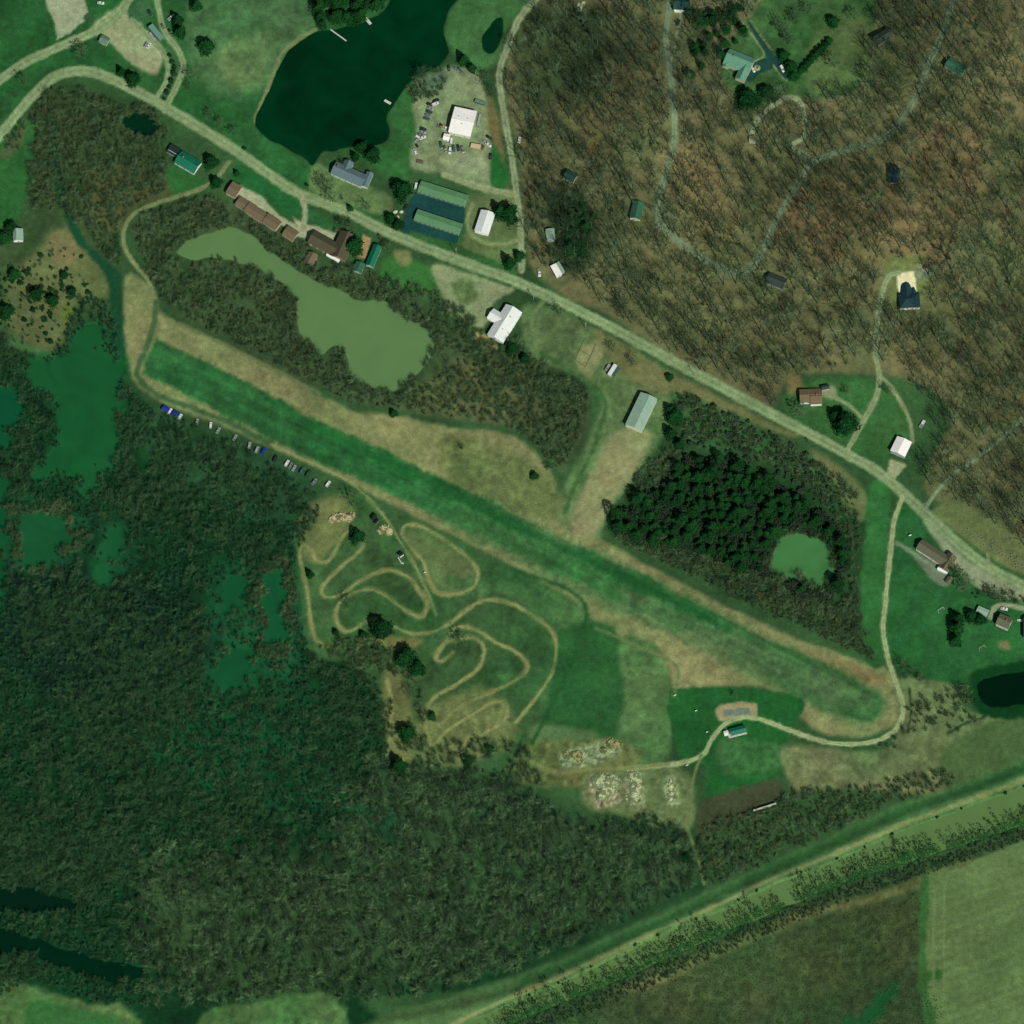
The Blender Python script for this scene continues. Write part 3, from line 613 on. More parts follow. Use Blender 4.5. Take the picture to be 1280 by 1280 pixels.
def bare_tree_meshes(seed, h=15, spread=1.0, limbs=9, twig=1.0, nt=1):
    r = random.Random(seed); tr = MB(); cr = MB()
    top = Vector((r.uniform(-.5,.5), r.uniform(-.5,.5), h*.6)); mid = Vector((top.x*.4+r.uniform(-.15,.15), top.y*.4, h*.3))
    tr.tube((0,0,-.3), mid, .30*h/15, .22*h/15, 6, False); tr.tube(mid, top, .22*h/15, .12*h/15, 6, False)
    tips = []
    def grow(p, d, L, rad, lev):
        q = p+d*L*.55; d2 = (d+Vector((r.uniform(-.25,.25), r.uniform(-.25,.25), r.uniform(0,.25)))).normalized(); e = q+d2*L*.45
        n = 4 if lev == 0 else 3
        cr.tube(p, q, rad, rad*.75, n, False); cr.tube(q, e, rad*.75, rad*.4, n, False)
        if lev < 2:
            for k in range(4 if lev == 0 else 3):
                t = r.uniform(.3, 1); s = p+(e-p)*t
                grow(s, rot_about(d2, r.uniform(.45, .95), r.uniform(0, 2*PI)), L*r.uniform(.42, .6), rad*.5, lev+1)
        else:
            for k in range(nt):
                s = p+(e-p)*r.uniform(.2, 1); dd = rot_about(d2, r.uniform(.4, 1.1), r.uniform(0, 2*PI)); l = L*r.uniform(.5, .9)
                o = dd.orthogonal().normalized()*.04*twig
                cr.add([s-o, s+o, s+dd*l+o*.5, s+dd*l-o*.5], [(0,1,2,3)])
    for i in range(limbs):
        t = .45+.55*i/(limbs-1); p = mid.lerp(top, max(0, (t*h*.6-h*.3)/(h*.3)))
        a = (1.15-.75*t)*spread
        grow(p, rot_about(Vector((0,0,1)), a, i*2.4+r.uniform(-.5,.5)), h*(.40-.08*t)*r.uniform(.8, 1.1), .11*h/15, 0)
    return tr.mesh('trunk'), cr.mesh('crown')
def leafquads(mb, r, pts, size, flat=.5):
    for p in pts:
        n = Vector((r.gauss(0,1), r.gauss(0,1), r.gauss(0,1)+flat)).normalized(); u = n.orthogonal().normalized()
        a = r.uniform(0, 2*PI); w = n.cross(u); u, w = u*math.cos(a)+w*math.sin(a), w*math.cos(a)-u*math.sin(a)
        s = size*r.uniform(.6, 1.3)
        mb.add([p-u*s-w*s*.5, p+u*s-w*s*.6, p+u*s*.7+w*s*.6, p-u*s*.8+w*s*.5], [(0,1,2,3)])
def evergreen_meshes(seed, h=11, rad=4.2, n=1300, cone=.75, size=.42):
    """dense crown of needle sprays set out along whorled boughs"""
    r = random.Random(seed); tr = MB(); cr = MB()
    tr.tube((0,0,-.3), (0,0,h*.92), .28, .05, 6, False)
    pts = []
    lob = [(r.uniform(0,2*PI), r.uniform(.75,1.2)) for k in range(7)]
    for k in range(n):
        t = r.random()**.8; z = h*(.06+.94*t)
        prof = (1-t)**cone*(.55+.45*min(1, t*6))
        a = r.uniform(0, 2*PI); w = 1+.22*math.cos(3*a+lob[0][0])*lob[0][1]+.15*math.cos(5*a+lob[1][0]+z)
        R = rad*prof*w*(.45+.6*math.sqrt(r.random())+(r.random()**6)*.35)*(1-.12*math.cos(z*5))
        pts.append(Vector((R*math.cos(a), R*math.sin(a), z-R*.12)))
    leafquads(cr, r, pts, size, .9)
    return tr.mesh('trunk'), cr.mesh('crown')
def leafy_meshes(seed, h=12, rad=3.0, n=800, low=.25, size=.3):
    """open-crowned tree: limbs with clumps of leaves and gaps between"""
    r = random.Random(seed); tr = MB(); cr = MB(); pts = []
    tr.tube((0,0,-.3), (r.uniform(-.3,.3), r.uniform(-.3,.3), h*.8), .2, .06, 6, False)
    for k in range(17):
        t = r.uniform(low, 1); a = k*2.4+r.uniform(-.4,.4); R = rad*(1-.6*abs(t-.55)*1.3)*r.uniform(.35, 1)
        c = Vector((R*math.cos(a), R*math.sin(a), h*t)); tr.tube((0,0,h*t*.75), c, .06, .02, 3, False)
        cs = r.uniform(.5, 1.1)*rad*.42
        for q in range(n//17):
            pts.append(c+Vector((r.gauss(0,cs*.6), r.gauss(0,cs*.6), r.gauss(0,cs*.5))))
    leafquads(cr, r, pts, size, .6)
    return tr.mesh('trunk'), cr.mesh('crown')
def bush_meshes(seed, h=4, rad=2.4, n=230, wide=.055):
    """leafless thicket shrub: many stems fanning from the root"""
    r = random.Random(seed); tr = MB(); cr = MB()
    for k in range(9):
        a = r.uniform(0, 2*PI); b = r.uniform(.1, .75); L = h*r.uniform(.5, .95)
        d = rot_about(Vector((0,0,1)), b, a); tr.tube((0,0,-.2), d*L, .07, .02, 3, False)
        for q in range(n//9):
            s = d*L*r.uniform(.25, 1); e = rot_about(d, r.uniform(.3, 1.3), r.uniform(0, 2*PI)); l = r.uniform(.5, 1.5)*h/4*rad/2.4
            o = e.orthogonal().normalized()*wide*r.uniform(.6, 1.4)
            cr.add([s-o, s+o, s+e*l+o*.3, s+e*l-o*.3], [(0,1,2,3)])
    return tr.mesh('stem'), cr.mesh('twigs')
def leafbush_meshes(seed, h=2, rad=1.4, n=260):
    r = random.Random(seed); tr = MB(); cr = MB(); pts = []
    for k in range(4): tr.tube((0,0,-.2), (r.uniform(-.5,.5)*rad, r.uniform(-.5,.5)*rad, h*.7), .06, .02, 3, False)
    cl = [(r.uniform(0,2*PI), r.uniform(0,.6)) for k in range(5)]
    for k in range(n):
        a, f = cl[k % 5]; p = Vector((r.gauss(0,1), r.gauss(0,1), r.gauss(0,1))).normalized()*(r.random()**.33)
        pts.append(Vector((f*rad*math.cos(a)+p.x*rad*.62, f*rad*math.sin(a)+p.y*rad*.62, h*.5+p.z*h*.45)))
    leafquads(cr, r, pts, .22, .7)
    return tr.mesh('stem'), cr.mesh('foliage')
V_BARE = [bare_tree_meshes(10+k, 15+1.5*(k % 3), 1+.12*(k % 2)) for k in range(6)]
V_WIDE = [bare_tree_meshes(40+k, 12, 1.35, 12, 1.3, 6) for k in range(3)]
V_BUSH = [bush_meshes(60+k, 3.6+.5*(k % 3), 2.6) for k in range(5)]
V_BRUSH = [bush_meshes(80+k, 6.5+.6*(k % 3), 3.2, 250, .065) for k in range(5)]
V_EVER = [evergreen_meshes(100+k) for k in range(3)]; V_ROUND = [evergreen_meshes(110+k, 9, 5.0, 1700, .42) for k in range(3)]
V_PINE = [evergreen_meshes(120+k, 8+1.2*k, 2.9+.3*k, 1300, .42, .27) for k in range(5)]
V_LEAF = [leafy_meshes(140+k, 12.5+1.3*k, 1.6+.3*k, 270+40*k, .10, .23) for k in range(5)]
V_SHRUB = [leafbush_meshes(160+k) for k in range(4)]
V_BLOOM = [leafy_meshes(170+k, 5, 2.8, 900, .35, .22) for k in range(2)]
def plant(name, label, cat, u, v, var, crown_mat, s=1.0, group=None, parts=('trunk','crown'), bark=None, sz=None):
    x, y, z = M1(u, v)
    t = empty(name, (x, y, z-.05), random.uniform(0, 2*PI), label, cat, group)
    k = s*random.uniform(.94, 1.06); t.scale = (k, k, k*(sz or random.uniform(.9, 1.1)))
    put(parts[0], var[0], bark or BARK, t); put(parts[1], var[1], crown_mat, t)
    return t
# --- where nothing grows: roads, buildings, water, lots
KEEP = [(np.array(r['pts']), r['w']/2+1.5) for nm, r in ROADS.items() if not nm.startswith('track')]
CLEAR = []     # filled with (u, v, radius) of the buildings
def open_ground(u, v, rd=1.0, pad=0.0):
    ok = np.ones(len(u), bool)
    for p, w in KEEP: ok &= seg_dist(u, v, p.tolist()) > w*rd+pad
    for nm, w in WATER.items():
        if nm == 'canal' : continue
        d = sdf(u, v, w['pts'])
        if nm[:4] in ('pool', 'mars'): ok &= d > -1-(13 if 'sw' not in nm else 6)*np.clip(noise(u, v, 6, 71)+.6*noise(u, v, 15, 72)-.12, 0, 1)*2
        else: ok &= d > -1.0
    for a, b, r in CLEAR: ok &= (u-a)**2+(v-b)**2 > (r+pad)**2
    return ok
def scatter(poly, spacing, seed, thin=0, clump=30, pad=0, rd=1.0, sm=True):
    """jittered points in a polygon, thinned by slow noise"""
    pts = catmull(poly, 4) if sm else poly
    P = np.array(pts); rg = np.random.default_rng(seed)
    ax = np.arange(P[:, 0].min(), P[:, 0].max(), spacing); ay = np.arange(P[:, 1].min(), P[:, 1].max(), spacing)
    U, V = np.meshgrid(ax, ay); U = U.ravel()+rg.uniform(-.48, .48, U.size)*spacing; V = V.ravel()+rg.uniform(-.48, .48, V.size)*spacing
    n = noise(U, V, clump, seed)+noise(U, V, clump*.35, seed+5)*.6
    k = (sdf(U, V, pts) < 3*noise(U, V, 9, seed+2)) & (n > thin) & (U > -75) & (U < 1355) & (V > -60) & (V < 1350)
    U, V = U[k], V[k]; k = open_ground(U, V, rd, pad); return U[k], V[k]
def thicket(name, label, cat, uv, sources, crown_mat, trunk_mat, smin, smax, seed):
    """a mass of growth nobody could count: one object, its plants instanced on its points by geometry nodes"""
    rg = np.random.default_rng(seed); u, v = uv; n = len(u)
    x, y, z = M(u, v)
    me = bpy.data.meshes.new(name); me.vertices.add(n); me.vertices.foreach_set('co', np.stack([x, y, z-.1], 1).astype(np.float32).ravel())
    a = me.attributes.new('turn', 'FLOAT', 'POINT'); a.data.foreach_set('value', rg.uniform(0, 2*PI, n).astype(np.float32))
    a = me.attributes.new('size', 'FLOAT', 'POINT'); a.data.foreach_set('value', (smin+(smax-smin)*rg.random(n)**1.3).astype(np.float32))
    a = me.attributes.new('pick', 'INT', 'POINT'); a.data.foreach_set('value', rg.integers(0, len(sources), n).astype(np.int32))
    me.materials.append(crown_mat)
    o = link(bpy.data.objects.new(name, me)); tag(o, label, cat, kind='stuff')
    ng = bpy.data.node_groups.new(name, 'GeometryNodeTree')
    ng.interface.new_socket('Geometry', in_out='INPUT', socket_type='NodeSocketGeometry'); ng.interface.new_socket('Geometry', in_out='OUTPUT', socket_type='NodeSocketGeometry')
    N, L = ng.nodes, ng.links; gi = N.new('NodeGroupInput'); go = N.new('NodeGroupOutput')
    jn = N.new('GeometryNodeJoinGeometry')
    for tr, cr in sources:
        j2 = N.new('GeometryNodeJoinGeometry')
        for ob, mm in ((tr, trunk_mat), (cr, crown_mat)):
            oi = N.new('GeometryNodeObjectInfo'); oi.transform_space = 'ORIGINAL'; oi.inputs['Object'].default_value = ob
            sm = N.new('GeometryNodeSetMaterial'); sm.inputs['Material'].default_value = mm
            L.new(oi.outputs['Geometry'], sm.inputs['Geometry']); L.new(sm.outputs['Geometry'], j2.inputs['Geometry'])
        g2 = N.new('GeometryNodeGeometryToInstance'); L.new(j2.outputs['Geometry'], g2.inputs['Geometry']); L.new(g2.outputs['Instances'], jn.inputs['Geometry'])
    ip = N.new('GeometryNodeInstanceOnPoints'); ip.inputs['Pick Instance'].default_value = True
    L.new(gi.outputs['Geometry'], ip.inputs['Points']); L.new(jn.outputs['Geometry'], ip.inputs['Instance'])
    def attr(nm, ty):
        q = N.new('GeometryNodeInputNamedAttribute'); q.data_type = ty; q.inputs['Name'].default_value = nm; return q.outputs['Attribute']
    cx = N.new('ShaderNodeCombineXYZ'); L.new(attr('turn', 'FLOAT'), cx.inputs['Z'])
    L.new(cx.outputs['Vector'], ip.inputs['Rotation']); L.new(attr('size', 'FLOAT'), ip.inputs['Scale']); L.new(attr('pick', 'INT'), ip.inputs['Instance Index'])
    L.new(ip.outputs['Instances'], go.inputs['Geometry'])
    md = o.modifiers.new('growth', 'NODES'); md.node_group = ng
    return o
# ------------------------------------------------------------------ buildings
WALL_W = mat('siding_white', (.74,.76,.70), .7, .08, 3); WALL_C = mat('siding_cream', (.62,.58,.46), .8, .1, 3); WALL_G = mat('siding_grey', (.34,.37,.34), .8, .12, 3)
WALL_B = mat('siding_brown', (.20,.16,.11), .85, .15, 3); WALL_T = mat('siding_tan', (.42,.38,.28), .85, .12, 3); BRICK = mat('brick', (.24,.13,.085), .9, .25, 6)
GLASS = mat('window_glass', (.03,.045,.045), .12, .1, 1, spec=.6); DOORM = mat('door_paint', (.25,.24,.2), .6, .1); TRIM = mat('trim_white', (.78,.79,.74), .6, .05)
CONC = mat('concrete', (.46,.46,.38), .9, .12, 1.2); STEEL = mat('galvanised', (.5,.53,.5), .45, .15, 2, metal=.3); DARK = mat('dark_void', (.02,.024,.022), .9, .2)
WOODM = mat('weathered_wood', (.30,.28,.21), .9, .25, 4); RUB = mat('rubber', (.02,.02,.02), .8, .2, 5)
def roofm(nm, rgb, ribs=0, rough=.75, var=.2, scale=1.1): return mat('roof_'+nm, A(*rgb), rough, var, scale, ribs)
def axes(u, v, ang, L, W, dz):
    """centre, half-lengths (m) and heading of a rectangle given in photo pixels at height dz above the land"""
    a = math.radians(ang); c, s = math.cos(a), math.sin(a)
    x0, y0, z0 = M1(u, v); gz = z0
    zz = gz+dz
    def m(uu, vv): x, y, z = M(np.array([uu]), np.array([vv]), z=zz); return Vector((float(x[0]), float(y[0])))
    p = m(u, v); ex = m(u+c*L/2, v+s*L/2)-p; ey = m(u-s*W/2, v+c*W/2)-p
    th = math.atan2(ex.y, ex.x); n = Vector((-math.sin(th), math.cos(th)))
    g = float(H(np.array([p.x]), np.array([p.y]))[0])
    return p, g, ex.length, abs(ey.dot(n)), th
def slab(mb, q, t):
    """sloping roof plate of thickness t under a quad (counter-clockwise from above)"""
    a, b, c = Vector(q[0]), Vector(q[1]), Vector(q[2]); n = (b-a).cross(c-a).normalized()*t
    if n.z < 0: n = -n
    return mb.hexa([Vector(p)-n for p in q]+[Vector(p) for p in q])
def gable(root, lx, ly, eave, rise, rm, wm_, over=.35, cx=0, cy=0, rz=0, skew=0.0, hip=False, wall='wall', roof='roof'):
    """walls up to a gable (ridge along x) and a two-plate roof; returns the roof object"""
    def T(p): return (cx+p[0]*math.cos(rz)-p[1]*math.sin(rz), cy+p[0]*math.sin(rz)+p[1]*math.cos(rz), p[2])
    wx, wy = lx-over, ly-over; yr = skew*ly; hi = eave+rise
    w = MB(); k = .16
    def zr(y): return hi-(hi-eave)*abs(y-yr)/(ly-yr if y > yr else ly+yr)-k
    if hip:
        q = [(-wx,-wy),(wx,-wy),(wx,wy),(-wx,wy)]
        w.add([T((x,y,-.4)) for x, y in q]+[T((x,y,eave)) for x, y in q], [(3,2,1,0),(4,5,6,7),(0,1,5,4),(1,2,6,5),(2,3,7,6),(3,0,4,7)])
    else:
        prof = [(-wy,-.4),(wy,-.4),(wy,zr(wy)),(yr,zr(yr)),(-wy,zr(-wy))]
        v = [T((-wx,y,z)) for y, z in prof]+[T((wx,y,z)) for y, z in prof]
        w.add(v, [tuple(range(4,-1,-1)), tuple(range(5,10))]+[(i,(i+1)%5,(i+1)%5+5,i+5) for i in range(5)])
    w.build(wall, wm_, root)
    r = MB()
    if hip:
        e = lx-ly*.9
        c = [T(p) for p in ((-lx,-ly,eave),(lx,-ly,eave),(lx,ly,eave),(-lx,ly,eave),(-e,0,hi),(e,0,hi))]
        d = [T(p) for p in ((-lx,-ly,eave-.15),(lx,-ly,eave-.15),(lx,ly,eave-.15),(-lx,ly,eave-.15))]
        r.add(c+d, [(0,1,5,4),(1,2,5),(2,3,4,5),(3,0,4),(9,8,7,6),(0,6,7,1),(1,7,8,2),(2,8,9,3),(3,9,6,0)])
    else:
        slab(r, [T((-lx,-ly,eave)), T((lx,-ly,eave)), T((lx,yr,hi)), T((-lx,yr,hi))], .12)
        slab(r, [T((-lx,yr,hi)), T((lx,yr,hi)), T((lx,ly,eave)), T((-lx,ly,eave))], .12)
        a, b = T((-lx-.02,yr,hi+.01)), T((lx+.02,yr,hi+.01)); r.tube(a, b, .09, .09, 5)
    return r.build(roof, rm, root)
WIN = {}
def opening(root, name, m, x, y, z, w, h, th):
    """a framed window or a door set proud of a wall, facing th"""
    key = (name, round(w, 1), round(h, 1))
    if key not in WIN:
        b = MB(); b.box(-w/2, -.03, 0, w/2, .05, h); f = MB()
        for q in ((-w/2-.08,-.05,-.08,w/2+.08,.09,0),(-w/2-.08,-.05,h,w/2+.08,.09,h+.08),(-w/2-.08,-.05,.001,-w/2,.09,h-.001),(w/2,-.05,.001,w/2+.08,.09,h-.001)): f.box(*q)
        WIN[key] = (b.mesh(name), f.mesh('frame'))
    o = put(name, WIN[key][0], m, root); o.location = (x, y, z); o.rotation_euler = (0, 0, th-PI/2)
    put('frame', WIN[key][1], TRIM, o)
    return o
def fit_out(root, lx, ly, eave, over, nwin=3, door=(0, -1), big=None, gables=True):
    wx, wy = lx-over, ly-over
    for s in (-1, 1):
        for k in range(nwin):
            x = wx*(-1+2*(k+.5)/nwin)
            if (k, s) == (door[0], door[1]): opening(root, 'door', DOORM, x, s*wy, .15, 1.0, 2.05, PI/2 if s > 0 else -PI/2)
            else: opening(root, 'window', GLASS, x, s*wy, .95, 1.2, 1.15, PI/2 if s > 0 else -PI/2)
        if gables and not (big and big == s): opening(root, 'window', GLASS, s*wx, wy*.1, 1.0, 1.2, 1.1, 0 if s > 0 else PI)
    if big: opening(root, 'garage_door', TRIM, big*wx, 0, .05, min(4.0, wy*1.2), min(3.2, eave-.5), 0 if big > 0 else PI)
def bld(name, label, cat, u, v, ang, L, W, eave, rise, rm, wm_, skew=0.0, hip=False, nwin=3, big=None, chimney=None, vents=0, over=.35, gables=True, clear=None):
    p, g, lx, ly, th = axes(u, v, ang, L, W, eave+rise*.4)
    root = empty(name, (p.x, p.y, g), th, label, cat)
    roof = gable(root, lx, ly, eave, rise, rm, wm_, over, skew=skew, hip=hip)
    if nwin: fit_out(root, lx, ly, eave, over, nwin, (nwin//2, -1), big, gables)
    if chimney:
        c = MB(); x, y = chimney[0]*lx, chimney[1]*ly; c.box(x-.35, y-.35, eave, x+.35, y+.35, eave+rise+.8); c.box(x-.45, y-.45, eave+rise+.803, x+.45, y+.45, eave+rise+.95)
        c.build('chimney', BRICK, roof)
    for k in range(vents):
        x = lx*(-.6+1.2*(k+.5)/vents); m = MB(); y = ly*.25*(-1)**k; z = eave+rise*(1-abs(y)/ly)
        m.tube((x,y,z-.2), (x,y,z+.45), .28, .28, 8); m.lathe([(.42,z+.452),(.42,z+.55),(.1,z+.72)], 8, (x, y)); m.build('roof_vent', STEEL, roof)
    CLEAR.append((u, v+eave, (max(L, W)*.5+min(L, W)*.5)/2+2 if clear is None else clear))
    root['half'] = 0; del root['half']
    return root, lx, ly, th, roof
def wing(root, base, u, v, ang, L, W, eave, rise, rm, wm_, over=.3, hip=False, skew=0):
    """a further roofed block of the same building, given by its own pixels"""
    p, g, lx, ly, th = axes(u, v, ang, L, W, eave+rise*.4)
    R = Matrix.Rotation(-base, 2); q = R @ (p-Vector(root.location[:2]))
    return gable(root, lx, ly, eave, rise, rm, wm_, over, q.x, q.y, th-base, skew, hip)
def local(root, th, u, v, dz=0):
    x, y, z = M1(u, v, dz); return Matrix.Rotation(-th, 2) @ (Vector((x, y))-Vector(root.location[:2]))
GREY_G = roofm('greygreen', (92,124,106), 1.6); GREEN = roofm('green_metal', (14,104,80), 2.2, .5); TEALH = roofm('teal', (88,136,116), 0); TEALD = roofm('darkteal', (26,66,62), 0)
BROWN = roofm('brown_shingle', (104,92,72), 0, .9, .2, 3); BROWND = roofm('darkbrown_shingle', (74,72,54), 0, .9, .2, 3); BLUEG = roofm('bluegrey_shingle', (86,110,116), 0, .9, .14, 3)
STDOOR = mat('rolling_door', (.10,.17,.12), .6, .1); STWALL = mat('storage_wall', (.12,.18,.13), .8, .1); STOR = roofm('storage_green', (84,130,92), 3.0, .6); WHITE = mat('roof_white', (.80,.79,.72), .5, .09, .7, 2.2); CREAM = mat('roof_cream', (.72,.66,.52), .5, .07, 1, 2.2)
ZINC = roofm('zinc', (136,166,150), 2.0, .55); WHG = mat('roof_white_metal', (.66,.70,.64), .5, .13, .7, 2.2); SLATE = roofm('slate_blue', (22,52,60), 0, .8, .2, 3); GREYB = roofm('greybrown_shingle', (90,94,74), 0, .9, .15, 3)
DGREEN = roofm('darkgreen', (44,92,72), 0, .8, .2); DGREY = roofm('darkgrey', (48,62,56), 0, .85, .2)
# north-west corner
bld('roadside_shed', 'small square grey green shed beside the gravel turnaround', 'shed', 130.5, 49.5, 27, 11.5, 10, 2.6, 1.2, GREY_G, WALL_G, nwin=1, gables=False)
r, lx, ly, th, rf = bld('lawn_house', 'teal green metal roofed house on the small lawn by the road bend', 'house', 235, 202, 30, 29, 18, 2.8, 2.4, GREEN, WALL_W, chimney=(-.5,.1))
dk = wing(r, th, 217, 187.5, 30, 14, 12, 2.3, .25, roofm('tar', (24,44,40)), WALL_G); dk.name = 'annex_roof'
t = MB(); t.box(-7.2, -.08, 0, 0, .08, .16); g = t.build('gutter', TRIM, r); g.location = (-lx-.4, .6, 2.95)
bld('shingle_cottage', 'small grey and white roofed cottage at the left edge among the thickets', 'house', 22.5, 293, 88, 15, 13, 2.7, 1.8, ZINC, WALL_W, nwin=2, skew=-.35)
# stepped row of motel units
p, g0, lx, ly, th = axes(328, 266, 36, 17, 14, 3.0)
mo = empty('motel_row', (p.x, p.y, g0), th, 'long stepped row of brown roofed units beside the pale concrete drive', 'motel')
for i, (u, v, L, W, e) in enumerate(((292.5,237,13,17,3.5),(303,253.5,13.5,13,2.7),(314,261.5,12.5,13.5,3.5),(325,268.5,12.5,13.5,2.8),(340,277.5,19,13.5,3.5),(363,291,15,14,2.7))):
    a = axes(u, v, 33 if i else 28, L+1, W, 3.2); q = Matrix.Rotation(-th, 2) @ (a[0]-p)
    gable(mo, a[2], a[3], e, .9, BROWN, WALL_T, .25, q.x, q.y, a[4]-th)
    nx, ny = math.cos(a[4]-th), math.sin(a[4]-th)
    opening(mo, 'door', DOORM, q.x-ny*(a[3]-.25)+nx*1.2, q.y+nx*(a[3]-.25)+ny*1.2, .1, 1.0, 2.05, a[4]-th+PI/2)
    opening(mo, 'window', GLASS, q.x-ny*(a[3]-.25)-nx*1.2, q.y+nx*(a[3]-.25)-ny*1.2, .9, 1.3, 1.1, a[4]-th+PI/2)
    CLEAR.append((u, v+3, 11))
r, lx, ly, th, rf = bld('brown_lodge', 'large dark brown L-shaped lodge at the pond end of the drive', 'house', 405, 303.5, 29, 37, 18, 3.1, 2.8, BROWND, WALL_B, nwin=4)
wing(r, th, 428.5, 306, -66, 34, 21, 3.3, 3.1, BROWND, WALL_B); wing(r, th, 416.5, 321, 30, 18, 5, 2.4, .5, WHG, WALL_W)
bld('pond_cabin', 'brown cabin behind the dark brown lodge on the green pond bank', 'cabin', 388.5, 322.5, -62, 15, 13, 2.5, 1.6, BROWN, WALL_B, nwin=2)
r, lx, ly, th, rf = bld('lakeside_house', 'blue grey roofed house with cross wing on the big lake shore', 'house', 436, 217, 24, 42, 17, 3.0, 2.4, BLUEG, WALL_C, nwin=5, chimney=(-.75,.2))
wing(r, th, 433.5, 208, -66, 16, 12, 2.9, 2.0, BLUEG, WALL_C); wing(r, th, 459, 224, -66, 20, 9, 2.7, 1.2, BLUEG, WALL_C)
bld('teal_long_house', 'long narrow teal roofed house right of the brick drive', 'house', 467, 319, -68, 28, 11, 2.8, 1.6, GREEN, WALL_G, nwin=4)
bld('teal_garage', 'small square teal garage at the foot of the brick drive', 'garage', 448.5, 333.5, -66, 13, 12, 2.5, 1.2, DGREEN, WALL_G, nwin=1, big=1)
def storage(label, u, v, L, W, ang):
    r, lx, ly, th, rf = bld('storage_row', label, 'storage units', u, v, ang, L, W, 2.5, .9, STOR, STWALL, nwin=0, over=.15, clear=0)
    n = 10
    for s in (-1, 1):
        for k in range(n): opening(r, 'rolling_door', STDOOR, lx*(-1+2*(k+.5)/n), s*(ly-.15), .1, 2.3, 2.2, PI/2*s)
    for k in (-1, 0, 1): CLEAR.append((u+k*L*.33*math.cos(math.radians(ang)), v+k*L*.33*math.sin(math.radians(ang)), 13))
storage('long green roofed storage row north of the asphalt, nearest the gravel yard', 554, 241.5, 63, 15, 17.5)
storage('long green roofed storage row standing in the middle of the asphalt', 548, 277, 60, 14.5, 18.3)
r, lx, ly, th, rf = bld('pale_barn', 'pale metal barn with grey and white roof slopes inside the loop track', 'barn', 606, 277, 108, 28, 18.5, 3.6, 1.7, WHG, WALL_W, nwin=2, big=1)
r, lx, ly, th, rf = bld('repair_shop', 'big bright white square shop amid the cluttered gravel yard', 'workshop', 578.3, 151.5, 12.2, 28.5, 33, 4.4, 1.3, WHITE, WALL_C, nwin=2, big=-1, vents=3)
bld('white_shed', 'tiny white roofed shed at the corner of the big white shop', 'shed', 558.3, 171, 12, 8.5, 8, 2.4, .5, WHITE, WALL_W, nwin=1, gables=False)
r, lx, ly, th, rf = bld('white_hall', 'white metal hall with a porch gable beside the pale gravel lot', 'hall', 630.8, 403.5, 122, 45, 23, 3.4, 2.6, WHG, WALL_W, nwin=5, skew=-.12, vents=3)
wing(r, th, 622, 396.5, 32, 22, 15, 3.1, 2.0, WHG, WALL_W)
bld('hillside_cottage', 'little pale roofed cottage at the woodland foot above the white trailer', 'cottage', 688.2, 293, 82, 15, 11, 2.6, 1.0, ZINC, WALL_G, nwin=2)
r, lx, ly, th, rf = bld('white_trailer_home', 'bright white trailer home with grey awning next to the main road', 'trailer home', 695.3, 337.5, 60, 16, 8, 2.7, .4, WHITE, WALL_W, nwin=2)
wing(r, th, 700.3, 334, 60, 15, 5, 2.4, .2, roofm('awning', (124,150,136)), WALL_G)
bld('wood_cabin', 'dark teal cabin hidden in bare trees east of the lane', 'cabin', 713, 219.5, 28, 15, 12, 2.7, 1.5, TEALD, WALL_W, nwin=2)
bld('wood_house', 'green roofed house in the woods west of the winding lane', 'house', 796, 262, -78, 22, 14, 2.9, 1.9, DGREEN, WALL_C, nwin=3)
r, lx, ly, th, rf = bld('lane_top_house', 'dark roofed house with pale front porch at the top of the lane', 'house', 852, 3, 3, 20, 17, 2.9, 2.0, TEALD, WALL_W, nwin=3)
wing(r, th, 851.5, 12.5, 3, 18, 3.5, 2.3, .2, WHG, WALL_W)
r, lx, ly, th, rf = bld('teal_ranch_house', 'pale teal roofed house with side wing on the black asphalt drive', 'house', 924, 75.5, 22, 35, 21, 3.1, 2.7, TEALH, WALL_T, nwin=4, skew=.2, chimney=(-.45,.15))
wing(r, th, 929.5, 89, 115, 24, 13, 3.0, 2.2, TEALH, WALL_T); wing(r, th, 909.5, 76, 112, 16, 9, 2.7, 1.0, TEALH, WALL_T)
bld('clearing_shed', 'small tan shed at the end of the curved woodland drive', 'shed', 940.5, 173, -5, 9, 9, 2.4, 1.0, roofm('tan', (134,140,110)), WALL_T, nwin=1, gables=False)
r, lx, ly, th, rf = bld('lawn_edge_house', 'dark grey house at the right edge of the hilltop lawn', 'house', 1103, 46, -32, 22, 13, 2.9, 1.8, DGREY, WALL_B, nwin=3)
wing(r, th, 1109, 41, -60, 14, 9, 2.7, 1.3, DGREY, WALL_B)
bld('green_cabin', 'green roofed cabin in the bare woods right of the hill lane', 'cabin', 1195, 82, 32, 25, 14, 2.9, 1.6, DGREEN, WALL_T, nwin=3)
bld('slate_cabin', 'dark slate roofed cabin alone among the bare eastern trees', 'cabin', 1118, 219, 97, 20, 13, 2.8, 1.8, SLATE, WALL_B, nwin=2)
r, lx, ly, th, rf = bld('lane_bend_house', 'dark low house inside the lower bend of the woodland lane', 'house', 970, 350, 22, 24, 14, 2.8, 1.6, DGREY, WALL_G, nwin=3)
r, lx, ly, th, rf = bld('hilltop_house', 'dark blue hip roofed house below its pale concrete pad', 'house', 1137, 374, -3, 26, 19, 3.2, 2.6, SLATE, WALL_W, nwin=4, hip=True)
wing(r, th, 1133.5, 360.5, 88, 18, 14, 3.0, 2.2, SLATE, WALL_W, hip=False); wing(r, th, 1142, 362, 88, 10, 7, 2.8, 1.2, SLATE, WALL_W)
